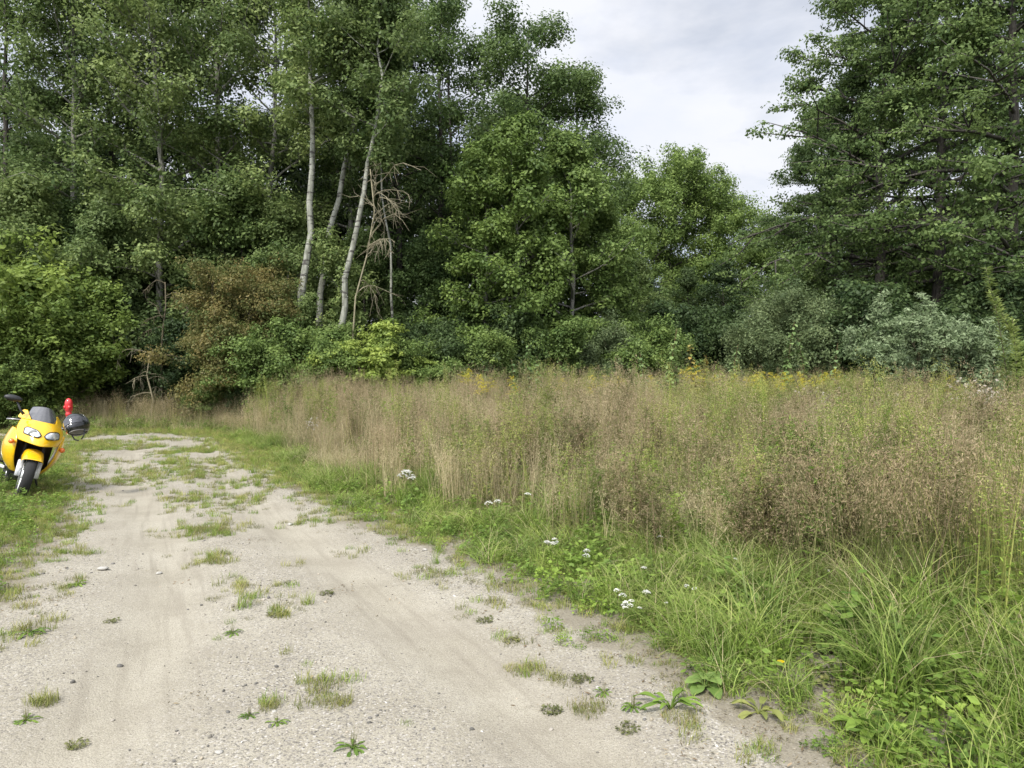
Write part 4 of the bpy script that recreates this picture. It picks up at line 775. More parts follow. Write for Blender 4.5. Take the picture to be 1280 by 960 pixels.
# screen
b = MB(); b.grid([[(.70 - .26 * u - .17 * abs(s_) ** 2.2, s_ * np.interp(u, [0, .3, 1], [.17, .19, .135]) , .985 + .225 * u - .03 * s_ * s_ * u) for s_ in np.linspace(-1, 1, 9)] for u in (0, .03, .3, .65, .96, 1)]); ssurf(b.build('windscreen', SMK, bike), 2, .005)
b = MB(); b.box((.47, 0, .56), (.04, .40, .40)); b.box((.58, 0, .765), (.24, .38, .03)); b.box((.25, 0, .60), (.40, .44, .34)); b.build('radiator_and_fill', BLK, bike)  # radiator panel; added black boxes darken the open hollow behind the fairing
for s_ in (-1, 1): b = MB(); b.tube([(.66, s_ * .09, .40), (.70, s_ * .125, .55), (.64, s_ * .10, .74), (.52, s_ * .12, .90)], .006, 6); b.build('brake_hose', RUB, bike, True, xf=steer)
b = MB(); b.box((.10, 0, .45), (.55, .34, .36)); b.tube([(.36, 0, .30), (-.2, 0, .24)], .09, 10); b.build('engine', DKM, bike)
b = MB(); b.grid([[(x_, w_ * math.sin(a), z0 + h_ * math.cos(a)) for a in np.linspace(-1.9, 1.9, 9)] for x_, w_, z0, h_ in ((.40, .10, .86, .08), (.32, .17, .84, .16), (.12, .19, .82, .20), (-.06, .15, .78, .16), (-.16, .10, .76, .08))]); ssurf(b.build('fuel_tank', YEL, bike), 2, .008)
b = MB(); b.grid([[(x_, w_ * s_, z_ - .05 * s_ ** 4) for s_ in np.linspace(-1, 1, 7)] for x_, w_, z_ in ((-.13, .10, .82), (-.25, .15, .79), (-.45, .16, .80), (-.58, .14, .86), (-.85, .11, .90))]); ssurf(b.build('seat', SEATM, bike), 2, .07)
b = MB(); b.grid([[(x_, w_ * math.sin(a), z0 - h_ * math.cos(a)) for a in np.linspace(-1.5, 1.5, 9)] for x_, w_, z0, h_ in ((-.15, .16, .76, .08), (-.45, .18, .79, .12), (-.80, .14, .86, .10), (-1.0, .06, .93, .05))]); ssurf(b.build('tail_fairing', YEL, bike), 2, .008)
b = MB(); b.tube([(.0, -.19, .30), (-.35, -.23, .30), (-.48, -.25, .36)], .028, 10); b.tube([(-.45, -.25, .35), (-.62, -.27, .44), (-.98, -.28, .56)], [.045, .062, .062], 14); b.build('exhaust', ALU, bike, True)
b = MB(); b.tube([(-.05, -.10, .42), (-.71, -.12, .315)], .035, 8); b.tube([(-.05, .10, .42), (-.71, .12, .315)], .035, 8); b.build('swingarm', DKM, bike, True)
b = MB(); b.tube([(.0, .16, .30), (-.06, .30, .03)], .013, 8); b.box((-.06, .31, .03), (.06, .05, .012)); b.build('side_stand', DKM, bike, True)
for s_ in (-1, 1): b = MB(); b.tube([(-.22, s_ * .20, .36), (-.24, s_ * .33, .37)], .014, 8); b.build('footrest', RUB, bike, True)

# helmet hanging from the left mirror
HB = simple('black_gloss_shell', (.012, .0125, .014), .2, coat=.6); HG = simple('grey_graphic', (.07, .072, .08), .25, coat=.6); LIN = simple('grey_lining', (.34, .32, .29), .9)
hp = P(95.5, 531, 9.75); hel = empty('helmet', tuple(hp)); hel.rotation_euler = (R(25), R(-12), R(-95)); hel.scale = (.98,) * 3; tag(hel, 'glossy black full-face helmet hanging from the motorcycle mirror', 'helmet')
def hs_(a, e):
    fx = math.cos(a) * math.cos(e); fy = math.sin(a) * math.cos(e); fz = math.sin(e); ch = .03 * max(0, fx) * max(0, -fz) * 3
    return (fx * .178 + ch, fy * .148, fz * .165)
b = MB(); b.grid([[hs_(a, e) for a in np.linspace(0, 2 * math.pi, 41)] for e in np.linspace(-.85, math.pi / 2, 18)]); s0 = ssurf(b.build('shell', HB, hel), 1, .02)
b = MB(); b.grid([[tuple(np.array(hs_(a, e)) * 1.03) for a in np.linspace(-1.15, 1.15, 19)] for e in np.linspace(-.18, .42, 8)]); ssurf(b.build('visor', simple('tinted_visor', (.03, .03, .035), .06, coat=1), hel), 1, .004)
b = MB(); b.grid([[tuple(np.array(hs_(a, e)) * 1.018) for a in np.linspace(1.5, 2.6, 9)] for e in np.linspace(-.1, .9, 8)]); ssurf(b.build('graphic', HG, hel), 1, .003)
b = MB(); b.grid([[tuple(np.array(hs_(a, -.85)) * (1 - .25 * u) + np.array((0, 0, .05 * u - .005))) for a in np.linspace(0, 2 * math.pi, 29)] for u in (0, .5, 1)]); b.build('lining', LIN, hel, True)
for sg in (-1, 1): b = MB(); b.tube([(.02, sg * .10, -.10), (.03, sg * .07, -.20), (.03, sg * .02, -.235)], .009, 6); b.build('chin_strap', BLK, hel, True)
# red hydrant by the far edge of the track
RED = simple('red_enamel', (.55, .03, .035), .35, coat=.3)
hy = G(85, 557); hx, hyy = at(85.5, 20.6), 20.6; hyd = empty('hydrant', (hx, hyy, tz(hx, hyy) - .06), 0, (.85, .85, 1)); tag(hyd, 'red pillar hydrant with rounded head standing in the grass behind the helmet', 'hydrant')
b = MB(); b.lathe([(.001, 0), (.13, 0), (.13, .03), (.085, .05), (.082, .62), (.10, .64), (.10, .68), (.085, .70), (.085, .74)], 20); b.build('pillar', RED, hyd, True)
b = MB(); b.lathe([(.085, .74), (.115, .77), (.125, .86), (.118, .96), (.12, .99), (.10, 1.05), (.06, 1.10), (.03, 1.115), (.001, 1.12)], 20); b.build('head', RED, hyd, True)
for a in (-.7, .7): b = MB(); d = np.array((math.sin(a), -math.cos(a), 0)); b.tube([(0, 0, .86), tuple(d * .13 + (0, 0, .86))], .04, 12); b.tube([tuple(d * .125 + (0, 0, .86)), tuple(d * .15 + (0, 0, .86))], .05, 12); b.build('outlet', RED, hyd, True)

# ------------------------------------------------------------------ plants one can count
def stalk_plant(b, rg, h, n, ll, lw, cols, stem, th=.004, elev=(.1, .8), z0=.15, bend=.1, broad=False):
    a0 = rg.uniform(0, 6.28); t = np.linspace(0, 1, 7); p = np.stack([bend * h * t ** 2 * math.cos(a0), bend * h * t ** 2 * math.sin(a0), h * t], -1); b.tube(p, np.linspace(th, th * .45, 7), 5, c=stem, cap=False)
    for k in range(n):
        u = z0 + (1 - z0) * (k + rg.random()) / n; c = np.array([np.interp(u, t, p[:, j]) for j in range(3)]); a = k * 2.4 + rg.normal(0, .3); e = rg.uniform(*elev); l = rg.uniform(*ll) * (1.15 - .6 * u); w = l * lw
        d = np.array((math.cos(a) * math.cos(e), math.sin(a) * math.cos(e), math.sin(e))); s_ = np.array((-math.sin(a), math.cos(a), 0)); dn = np.array((0, 0, -1.)); kk = rg.random(); col = (np.asarray(cols[0]) * (1 - kk) + np.asarray(cols[1]) * kk) * rg.uniform(.85, 1.15)
        st_ = d * l * (.35 if broad else 0)
        v = [c + st_, c + st_ + d * l * .3 + s_ * w * .5 + (0, 0, .04 * l), c + st_ + d * l * .65 + s_ * w * .42 + dn * l * .06, c + st_ + d * l + dn * l * .22, c + st_ + d * l * .65 - s_ * w * .42 + dn * l * .06, c + st_ + d * l * .3 - s_ * w * .5 + (0, 0, .04 * l), c + st_ + d * l * .32 - (0, 0, .01 * l), c + st_ + d * l * .66 - (0, 0, .09 * l)]
        b.add(v, [np.array([(0, 1, 6), (0, 6, 5), (2, 3, 7), (7, 3, 4)]), np.array([(1, 2, 7, 6), (6, 7, 4, 5)])], col)
        if broad: b.tube([c, c + st_], [.003, .002], 4, c=stem, cap=False)
    return p
GOLD = ((.42, .36, .03), (.66, .58, .07)); WH = ((.62, .62, .56), (.82, .82, .77))
def goldenrod(seed, h, ns=4):
    rg = np.random.default_rng(seed); r = bpy.data.objects.new('goldenrod', None); s_ = MB(); f = MB()
    for k in range(ns):
        b = MB(); hh = h * rg.uniform(.85, 1); p = stalk_plant(b, rg, hh, 26, (.09, .14), .16, LGR, (.12, .15, .04), .005, (.0, .7), .2, .06); o = rg.normal(0, .10, 3) * (1, 1, 0)
        s_.add(np.concatenate(b.v) + o, [np.concatenate(x) for x in b.f.values()], np.concatenate(b.c))
        for j in range(14):
            a = rg.uniform(0, 6.28); u = rg.uniform(.78, 1); c = np.array([np.interp(u, np.linspace(0, 1, 7), p[:, q]) for q in range(3)]) + o; l = .20 * (1.05 - u) / .25 + .03; d = np.array((math.cos(a), math.sin(a), .7))
            q = c + d * np.linspace(0, 1, 26)[:, None] * l + rg.normal(0, .010, (26, 3)) - np.array((0, 0, 1)) * (np.linspace(0, 1, 26)[:, None] ** 2) * l * .5
            v, fc, cc_ = flakes(rg, q, (.010, .020), (.008, .014), GOLD, .4); f.add(v, fc, cc_)
    s_.build('leafy_stems', M_VEG, r, lk=False); f.build('flower_plume', M_FLOWER, r, lk=False); return r
def yarrow(seed, h, n=1, rad=.045):
    rg = np.random.default_rng(seed); r = bpy.data.objects.new('yarrow', None); s_ = MB(); f = MB()
    for k in range(n):
        b = MB(); p = stalk_plant(b, rg, h * rg.uniform(.85, 1.05), 8, (.05, .09), .14, GRN, (.12, .16, .05), .0028, (.1, .8), .1, .12); o = rg.normal(0, .08, 3) * (1, 1, 0)
        s_.add(np.concatenate(b.v) + o, [np.concatenate(x) for x in b.f.values()], np.concatenate(b.c)); top = p[-1] + o; rd = rad * rg.uniform(.8, 1.15)
        for j in range(34):
            a = rg.uniform(0, 6.28); q = rd * math.sqrt(rg.random()); c = top + np.array((q * math.cos(a), q * math.sin(a), .016 - q * q * 11 + rg.normal(0, .003)))
            th = np.arange(6) * math.pi / 3 + rg.random(); rr = rg.uniform(.008, .013); v = [c + (0, 0, .004)] + [c + np.array((rr * math.cos(t), rr * math.sin(t), 0)) for t in th]
            f.add(v, np.array([(0, 1 + i_, 1 + (i_ + 1) % 6) for i_ in range(6)]), np.asarray(WH[0]) + (np.asarray(WH[1]) - np.asarray(WH[0])) * rg.random())
            if j % 3 == 0: s_.tube([top - (0, 0, .05), c], [.0015, .0012], 3, c=(.14, .18, .07), cap=False)
    s_.build('stem', M_VEG, r, lk=False); f.build('flower_head', M_FLOWER, r, lk=False); return r
def fluffy(seed, h):
    rg = np.random.default_rng(seed); r = bpy.data.objects.new('thistle', None); s_ = MB(); f = MB()
    for k in range(3):
        b = MB(); p = stalk_plant(b, rg, h * rg.uniform(.85, 1.05), 16, (.08, .14), .14, OLV, (.16, .13, .08), .004, (.1, .8), .15, .1); o = rg.normal(0, .07, 3) * (1, 1, 0); s_.add(np.concatenate(b.v) + o, [np.concatenate(x) for x in b.f.values()], np.concatenate(b.c))
        for j in range(9):
            c = p[-1] + o + rg.normal(0, 1, 3) * (.09, .09, .08) - (0, 0, .05); s_.tube([p[-2] + o, c], [.002, .0015], 3, c=(.2, .16, .1), cap=False); v, fc, cc_ = flakes(rg, np.repeat(c[None], 22, 0), (.016, .032), (.004, .009), ((.48, .42, .35), (.74, .70, .63)), .2); f.add(v, fc, cc_)
    s_.build('stems', M_VEG, r, lk=False); f.build('seed_fluff', M_FLOWER, r, lk=False); return r
def sapling(seed, h, n, ll, cols, stems=3):
    rg = np.random.default_rng(seed); r = bpy.data.objects.new('sapling', None); b = MB(); w = MB()
    for k in range(stems):
        q = MB(); stalk_plant(q, rg, h * (1 if k == 0 else rg.uniform(.6, .9)), n, ll, .75, cols, (.16, .12, .06), .010, (-.8, .4), .2, .10, True); o = rg.normal(0, .16, 3) * (1, 1, 0)
        b.add(np.concatenate(q.v) + o, [np.concatenate(x) for x in q.f.values()], np.concatenate(q.c))
        w.tube([(0, 0, -.03), o * .6 + (0, 0, .02), o + (0, 0, .15), o + (0, 0, h * .5)], [.014, .013, .012, .008], 6)
    w.build('stem', M_TWIG, r, lk=False); b.build('foliage', M_VEG, r, lk=False); return r
def place(src, px, py_top, Y, h, label, cat, group=None, rz=0, k=1):
    """stand a plant of height h at distance Y; py_top: where its top shows, to set the size"""
    x = at(px, Y); z = tz(x, Y); want = CAM_H - (py_top - 474) / 900 * Y - z; s_ = max(.3, want / h); return dup(src, (x, Y, z - .02), rz, s_, label, cat, group)
SY1 = sapling(401, 2.3, 90, (.13, .20), ((.085, .145, .045), (.20, .29, .11))); SY2 = sapling(402, 2.0, 80, (.12, .18), ((.09, .15, .055), (.20, .29, .125)), 3); SY3 = sapling(403, 2.0, 80, (.12, .18), ((.11, .15, .04), (.28, .22, .06)), 3)
GS = 'young maple saplings standing above the dry grass'
for s_, px, pt, Y, h, rz, lab in ((SY1, 668, 428, 17.5, 2.3, .2, 'broad leaved pale green sapling rising in the middle of the meadow top'), (SY2, 655, 448, 17.2, 2.0, 1.5, 'small sapling close left of the broad leaved sapling'),
        (SY1, 843, 410, 18.0, 2.3, 2.2, 'tallest pale green sapling, just left of the reddish one'), (SY2, 818, 440, 17.5, 2.0, .9, 'pale sapling left of the tallest sapling'), (SY3, 866, 428, 17.2, 2.0, 3.0, 'sapling with reddish yellow leaves beside the tallest sapling'),
        (SY2, 903, 430, 18.5, 2.0, 4.2, 'pale blue green sapling right of the reddish sapling'), (SY1, 998, 402, 21.5, 2.3, 1.1, 'fresh green sapling in front of the grey willow bush'), (SY2, 1040, 428, 21.0, 2.0, 5.1, 'green sapling between the grey and the silver willow bush'), (SY2, 1232, 436, 15.0, 2.0, 2.6, 'green sapling right of the silver willow bush')):
    place(s_, px, pt, Y, h, lab, 'sapling', GS, rz)
# willow rods arching over at the right edge
def rod(seed, h, bend, az):
    rg = np.random.default_rng(seed); b = MB(); w = MB(); t = np.linspace(0, 1, 12); p = np.stack([bend * t ** 2 * math.cos(az), bend * t ** 2 * math.sin(az), h * t * (1 - .12 * t * abs(bend))], -1); w.tube(p, np.linspace(.010, .003, 12), 5)
    n = 460; u = rg.uniform(.2, 1, n); c = np.stack([np.interp(u, t, p[:, k]) for k in range(3)], -1); a = rg.uniform(0, 6.28, n); d = unit(np.stack([np.cos(a), np.sin(a), rg.uniform(.1, .9, n)], -1)); s_ = np.stack([-np.sin(a), np.cos(a), 0 * a], -1); l = rg.uniform(.07, .13, (n, 1)); wd_ = l * .30; k = rg.random((n, 1))
    v = np.stack([c, c + d * l * .5 + s_ * wd_ * .5, c + d * l - (0, 0, .015), c + d * l * .5 - s_ * wd_ * .5], 1); b.add(v.reshape(-1, 3), np.arange(4 * n).reshape(n, 4), np.repeat(np.asarray((.20, .27, .07)) * (1 - k) + np.asarray((.36, .44, .17)) * k, 4, 0)); return w, b
for i_, (px, pt, Y, bend, az, lab) in enumerate(((1266, 340, 10.5, -.40, 0, 'arching willow rod at the right edge, leaning left, the taller of two'), (1300, 362, 10.8, -.75, 0, 'arching willow rod at the right edge, bending further left below the taller rod'), (1275, 415, 10.2, .1, 2, 'short upright willow rod at the right edge below the arching rods'))):
    h = CAM_H - (pt - 474) / 900 * Y; w, b = rod(420 + i_, h, bend, az); o = empty('willow_rod', (at(px, Y), Y, tz(at(px, Y), Y))); w.build('stem', M_TWIG, o, True); b.build('leaves', M_VEG, o); tag(o, lab, 'willow rod', 'willow rods at the right edge')
# goldenrod in flower
GR1, GR2 = goldenrod(430, 1.7, 2), goldenrod(431, 1.65, 3)
for k, (px, pt, Y, lab) in enumerate(((577, 455, 16.0, 'tall golden plume standing alone above the grass left of the middle'), (598, 465, 17.0, 'flat yellow goldenrod just right of the lone golden plume'), (612, 467, 17.3, 'yellow goldenrod, right one of the pair behind the lone plume'),
        (743, 466, 16.0, 'orange yellow goldenrod left of the two plumes in the middle of the meadow top'), (766, 464, 16.2, 'orange goldenrod, right of the two plumes in the middle of the meadow top'), (700, 470, 17.5, 'small goldenrod showing between the sapling and the middle plumes'),
        (858, 452, 16.5, 'goldenrod plume reaching up by the reddish sapling'),
        (640, 467, 17.0, 'single goldenrod left of the broad leaved sapling'), (782, 468, 16.8, 'goldenrod close right of the two middle plumes'), (815, 466, 17.6, 'goldenrod in front of the tallest sapling'), (885, 462, 17.0, 'goldenrod right of the reddish sapling, short of the drift'), (915, 464, 16.6, 'goldenrod between the reddish sapling and the drift'))):
    place((GR1, GR2)[k % 2], px, pt, Y, 1.7, lab, 'goldenrod', 'goldenrod in flower', k * 1.1)
for k, (px, pt) in enumerate(((935, 463), (952, 462), (965, 460), (978, 462), (990, 463), (1002, 462), (1015, 464), (1028, 462), (1040, 460), (1048, 458), (1008, 466), (970, 467), (1178, 468), (1192, 466), (1020, 468), (945, 468))):
    near = px in (1178, 1192)
    place((GR1, GR2)[k % 2], px, pt, 14.0 if near else 17.5 + (k % 3) * .6, 1.7, 'yellow goldenrod flowering in front of the silver willow bush' if near else 'yellow goldenrod in the flowering drift left of the silver willow', 'goldenrod', 'pair of goldenrod by the silver willow' if near else 'goldenrod drift behind the meadow', k * 1.7, 1)
# white yarrow by the verge and in the meadow
YA1, YA2, YA3 = yarrow(440, .62, 2, .06), yarrow(441, .6, 5, .058), yarrow(442, .62, 1, .05)
for k, (px, py, Y, src, lab) in enumerate(((510, 582, 8.2, YA2, 'cluster of white yarrow heads by the dry grass, leftmost of the white flowers'), (607, 626, 7.0, YA1, 'white yarrow head right of the leftmost white cluster'), (660, 614, 7.2, YA3, 'small white yarrow in front of the brown stems'),
        (784, 738, 4.6, YA1, 'white yarrow, left front head of the cluster in the green grass'), (785, 745, 4.5, YA2, 'densest white yarrow plant of the cluster in green grass beside the track'), (801, 735, 4.65, YA1, 'white yarrow, upper right head of the cluster in green grass'), (770, 752, 4.5, YA3, 'white yarrow, lowest left head of the cluster in green grass'), (804, 757, 4.45, YA3, 'white yarrow, lowest right head of the cluster in green grass'),
        (844, 748, 4.6, YA3, 'thin white flower right of the yarrow cluster'), (807, 700, 5.2, YA3, 'single white yarrow above the yarrow cluster'), (812, 663, 5.9, YA3, 'white yarrow in taller grass behind the yarrow cluster'), (788, 644, 6.2, YA3, 'white yarrow at the foot of the brown stems'),
        (961, 766, 4.3, YA3, 'small white flower by the long sedge on the right'), (952, 781, 4.2, YA3, 'small white flower nearer the track by the long sedge'), (1030, 703, 5.0, YA3, 'small white flower in the mixed grass on the right'), (1035, 790, 4.0, YA3, 'small white flower close to the dandelion'), (690, 668, 5.9, YA2, 'white yarrow cluster in the grass between the brown stems and the dense cluster'), (740, 690, 5.4, YA1, 'white yarrow pair up and left of the dense white cluster'), (870, 730, 4.8, YA1, 'white yarrow pair in the long grass right of the dense cluster'), (915, 690, 5.4, YA3, 'white yarrow in mixed grass left of the fluffy thistles'), (1090, 735, 4.7, YA3, 'white flower in the long grass on the far right'), (1150, 700, 5.2, YA1, 'white yarrow pair on the far right below the straw'))):
    place(src, px, py, Y, .62, lab, 'white flower', 'white yarrow flowers', k * 1.3)
FL = fluffy(450, 1.15)
for k, (px, pt, Y, lab) in enumerate(((1060, 632, 6.6, 'pale fluffy thistle nearest in the right half of the meadow'), (1040, 640, 6.4, 'pale fluffy thistle close left of the nearest one'), (898, 522, 11.0, 'white fluffy thistle in the middle of the meadow'), (1015, 480, 14, 'fluffy thistle in front of the goldenrod drift'), (1030, 492, 13, 'grey fluffy thistle below the goldenrod drift'), (1110, 490, 12.5, 'fluffy thistle below the silver willow bush'), (1160, 492, 12.4, 'fluffy thistle right below the silver willow bush'), (1225, 478, 12.6, 'pale fluffy thistle right of the silver willow'), (1245, 484, 12.2, 'pale fluffy thistle at the right edge of the meadow'), (1215, 470, 13.5, 'fluffy thistle behind the other pale ones on the right'), (955, 640, 6.2, 'brown headed fluffy thistle in mixed grass'), (1255, 672, 5.6, 'pale fluffy thistle low at the right edge'), (385, 520, 14.0, 'fluffy thistle at the left corner of the dry grass'), (620, 560, 9.5, 'brown fluffy thistle in the shade pocket of the dry grass'))):
    place(FL, px, pt, Y, 1.15, lab, 'thistle', 'thistles gone to seed', k * .9)
# broad leaved burdock at the verge
def rosette(seed, n, ll, cols, el=(.2, .9), asp=.8, ruf=.12, nm='leaf_rosette'):
    rg = np.random.default_rng(seed); b = MB()
    for k in range(n):
        a = k * 2.4 + rg.normal(0, .25); e = rg.uniform(*el); l = rg.uniform(*ll); pet = l * rg.uniform(.4, .8); d = np.array((math.cos(a), math.sin(a), 0)); s_ = np.array((-math.sin(a), math.cos(a), 0)); zt = np.array((0, 0, 1.)); kk = rg.random(); col = np.asarray(cols[0]) * (1 - kk) + np.asarray(cols[1]) * kk
        p0 = (d * math.cos(e) + zt * math.sin(e)) * pet; b.tube([(0, 0, 0), p0 * .5 + (0, 0, .01), p0], [.004, .0035, .003], 5, c=col * .9, cap=False); g = []
        for u in np.linspace(0, 1, 8):
            ee = e * .6 - 1.0 * u; w = l * asp * .5 * (math.sin(math.pi * min(1, u * .92 + .06)) ** .6) * (1 - .2 * u); c = p0 + d * l * u * math.cos(e * .4) + zt * (l * u * math.sin(e * .5) - .45 * l * u * u)
            g.append([c + s_ * w * v_ + zt * (.22 * w * abs(v_) + ruf * l * .3 * math.sin(7 * u + 3 * v_ + k)) for v_ in (-1, -.5, 0, .5, 1)])
        b.grid(g, col)
    r = bpy.data.objects.new(nm, None); return b
def solo(name, b, x, y, rz, sc, label, cat, group=None):
    o = b.build(name, M_VEG, smooth=True); o.location = (x, y, tz(x, y)); o.rotation_euler = (0, 0, rz); o.scale = (sc,) * 3; return tag(o, label, cat, group)
BUR = ((.11, .19, .045), (.21, .32, .09))
x_, y_ = G(878, 868); solo('burdock', rosette(460, 13, (.07, .115), BUR, (.3, 1.15), .9), x_ + .02, y_ + .02, .5, .85, 'burdock with broad rounded pale green leaves at the track edge', 'plant')
x_, y_ = G(1110, 945); solo('dock_plant', rosette(461, 13, (.10, .17), LGR, (.3, 1.2), .42), x_, y_ + .1, 1.5, 1.0, 'leafy dock plant at the lower right between grass and track', 'plant')
x_, y_ = G(955, 905); solo('dock_plant', rosette(462, 9, (.07, .11), YG, (.2, .9), .45), x_, y_ + .05, 2.5, 1.0, 'small yellowing dock plant at the track edge right of the burdock', 'plant')
x_, y_ = G(845, 905); solo('mullein', rosette(463, 12, (.09, .15), LGR, (.5, 1.2), .3), x_, y_ + .1, .2, .9, 'narrow leaved rosette left of the burdock at the track edge', 'plant')
# dandelion-like yellow flower
x_, y_ = at(977, 3.75), 3.75; o = empty('dandelion', (x_, y_, tz(x_, y_))); hgt = CAM_H - (828 - 474) / 900 * y_ - tz(x_, y_); b = MB(); b.tube([(0, 0, 0), (.02, 0, hgt * .5), (0, 0, hgt)], [.003, .0025, .002], 5, c=(.2, .24, .08)); b.build('stem', M_VEG, o)
b = MB(); rg = np.random.default_rng(5)
for k in range(60):
    a = k * 2.4; q = .018 * math.sqrt((k + 1) / 60); d = np.array((math.cos(a), math.sin(a), 0)); s_ = np.array((-math.sin(a), math.cos(a), 0)); c = np.array((0, 0, hgt + .006 - q * .25)); b.add([c + d * q * .3, c + d * q + s_ * .003, c + d * (q + .004), c + d * q - s_ * .003], np.array([(0, 1, 2, 3)]), (.80, .58, .01))
b.build('flower_head', M_FLOWER, o); tag(o, 'single yellow dandelion flower in the green grass on the right', 'dandelion')
# weed tufts on the bare track, each its own plant
def tuft_thing(seed, kind):
    rg = np.random.default_rng(seed); b = MB()
    if kind == 0:
        v, f, c, _ = blades(rg, 150, .11, (.03, .085), (.002, .0035), (.5, 1.9), 3, ((.13, .16, .04), (.27, .30, .09)), (.45, .36, .15)); b.add(v, f, c); v, f, c, _ = blades(rg, 50, .12, (.03, .08), (.002, .003), (.8, 1.9), 3, TAN); b.add(v, f, c)
    elif kind == 1:
        b = rosette(seed, 14, (.05, .08), GRN, (.05, .6), .34); v, f, c, _ = blades(rg, 12, .02, (.08, .15), (.003, .004), (.0, .5), 3, OLV, (.2, .14, .08)); b.add(v, f, c)
    else:
        v, f, c, _ = blades(rg, 60, .10, (.02, .06), (.003, .006), (.6, 1.9), 3, OLV, (.3, .22, .1)); b.add(v, f, c); q = herb_pts(rg); b.add(*q)
    return b.build(('grass_tuft', 'plantain', 'weed')[kind], M_VEG, lk=False)
def herb_pts(rg):
    m = 60; a = rg.uniform(0, 6.28, m); q = .1 * np.sqrt(rg.random(m)); p = np.stack([q * np.cos(a), q * np.sin(a), rg.uniform(.005, .04, m)], -1); return leaves(rg, p, 1, .035, .005, 1, *OLV, wd=.5, up=1.5)
C_LIT = col_new('litter_variants')
for k in range(4):
    rgl = np.random.default_rng(490 + k); b = MB(); m = 14; p = np.stack([rgl.normal(0, .06, m), rgl.normal(0, .06, m), rgl.uniform(.002, .01, m)], -1); a = rgl.uniform(0, 6.28, m); d = np.stack([np.cos(a), np.sin(a), rgl.normal(0, .12, m)], -1); q = np.stack([-np.sin(a), np.cos(a), rgl.normal(0, .2, m)], -1); l = rgl.uniform(.005, .018, (m, 1)); w_ = l * rgl.uniform(.06, .35, (m, 1))
    c = np.array(((.16, .12, .07), (.32, .26, .16), (.10, .085, .05)))[rgl.integers(0, 3, m)]; b.add(np.stack([p - d * l, p + q * w_, p + d * l, p - q * w_], 1).reshape(-1, 3), np.arange(m * 4).reshape(m, 4), np.repeat(c, 4, 0)); add_to(C_LIT, b.build('litter_bits', M_VEG, lk=False))
x, y, rg = sample(22000, (-16, 3, 1.8, 20), 265); d = edge_dist(x, y); k = (d > -.3) & visible(x, y, 1.02) & (rg.random(len(x)) < np.clip(1 - d / .8, .03, 1) * .8 * np.clip((fnoise(x, y, 1.5, 66) - .3) / .2, .1, 1)); x, y = x[k], y[k]
scatter('plant_litter', C_LIT, np.stack([x, y, gz(x, y) + .006], -1), rg.integers(0, 4, len(x)), rg.uniform(.6, 1.3, len(x)), rg.uniform(0, 6.28, len(x)), .05, seed=9)
TT = [tuft_thing(470 + k, k % 3) for k in range(6)]
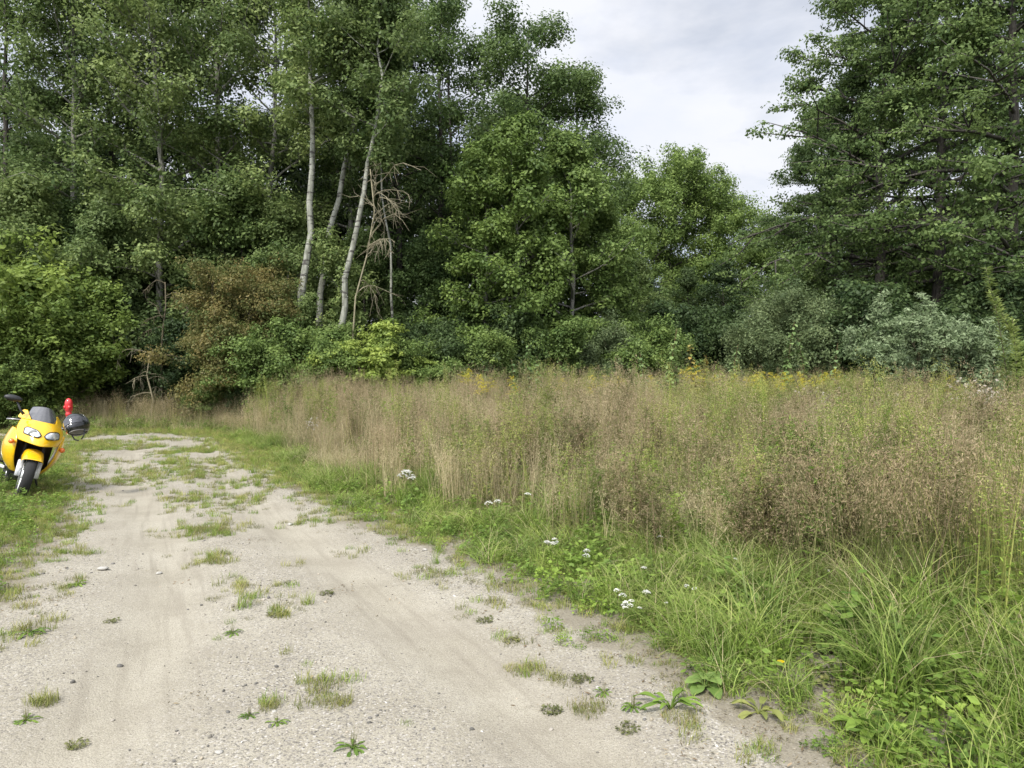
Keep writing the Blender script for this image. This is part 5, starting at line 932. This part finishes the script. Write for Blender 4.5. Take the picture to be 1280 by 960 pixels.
TL = [(405, 862, 0, 1.5, 'brightest yellow green grass tuft in the middle of the lower track'), (420, 884, 0, 1.1, 'grass tuft close below the brightest tuft'), (337, 886, 0, .75, 'small round yellow green tuft left of the brightest tuft'), (345, 908, 1, .8, 'plantain with thin upright spikes below the small round tuft'), (440, 940, 1, 1.15, 'plantain with tall spikes at the bottom of the track'), (310, 899, 1, .7, 'dark small plantain left of the spiked plantain'), (290, 792, 1, .9, 'plantain with upright spikes in the middle of the track'), (95, 732, 1, 1.2, 'dark green flat plantain on the left of the track'), (78, 668, 2, 1.9, 'dense dark green weed cushion on the left of the track'), (55, 880, 0, .9, 'yellow green tuft at the lower left'), (30, 902, 1, .9, 'plantain at the lower left corner'), (735, 892, 0, 1.1, 'green grass tuft at the lower right of the track'), (662, 838, 0, 1.2, 'yellow brown tuft right of the track middle'), (690, 886, 2, .9, 'flat dark weed left of the lower right tuft'), (728, 853, 2, 1.0, 'flat weed above the lower right tuft'), (792, 890, 1, 1.0, 'upright sprout near the right verge'), (785, 915, 2, .9, 'low weed below the upright sprout'), (640, 803, 2, .9, 'small brown weed towards the right verge'), (606, 778, 2, 1.0, 'small weed by the verge above the brown weed'), (300, 735, 0, 1.1, 'grass tuft on the middle strip of the track'), (268, 702, 0, 1.4, 'grass tuft on the middle strip further up the track'), (250, 664, 0, 2.2, 'wide yellow green tuft across the middle strip'), (345, 770, 2, 1.2, 'flat brown weed right of the middle strip'), (35, 795, 1, 1.5, 'plantain patch by the left verge'), (30, 760, 0, 1.3, 'grass tuft by the left verge above the plantain patch'), (545, 722, 0, 1.3, 'grass tuft beside the green verge'), (640, 834, 0, .8, 'small tuft beside the yellow brown tuft'), (408, 742, 2, .9, 'dark dead weed on the right wheel track'), (138, 777, 2, .8, 'dark dead weed on the left wheel track'), (95, 926, 2, .8, 'dead weed at the lower left of the track'), (755, 870, 1, .8, 'small plantain by the right verge'), (850, 905, 0, 1.2, 'pale yellow tuft below the burdock')]
for k, (px, py, kd, sc, lab) in enumerate(TL):
    x_, y_ = G(px, py); o = dup(TT[kd + 3 * (k % 2)], (x_, y_, tz(x_, y_) + .004), k * 1.9, sc * .62, lab, ('grass tuft', 'plantain', 'weed')[kd], 'weeds growing on the track')
# the few larger stones that stand out
M_ROCK = simple('pale_stone', (.40, .385, .35), .85, bump=.4, bscale=30)
for k, (px, py, s_, lab) in enumerate(((127, 712, .05, 'flat whitish stone, largest on the left wheel track'), (198, 712, .03, 'small pale stone right of the flat whitish one'), (748, 864, .022, 'white pebble near the right verge'), (531, 690, .035, 'pale stone at the foot of the verge grass'), (342, 893, .018, 'white pebble by the small round tuft'), (362, 653, .04, 'pale flat stone on the right wheel track'), (272, 944, .018, 'white pebble at the bottom of the track'))):
    x_, y_ = G(px, py); b = pebble(480 + k, (.5, .5, .5)); b.c = []; o = b.build('stone', M_ROCK, smooth=True); o.location = (x_, y_, tz(x_, y_) + s_ * .3); o.scale = (s_, s_ * .8, s_ * .7); o.rotation_euler = (0, 0, k); tag(o, lab, 'stone', 'loose pale stones')
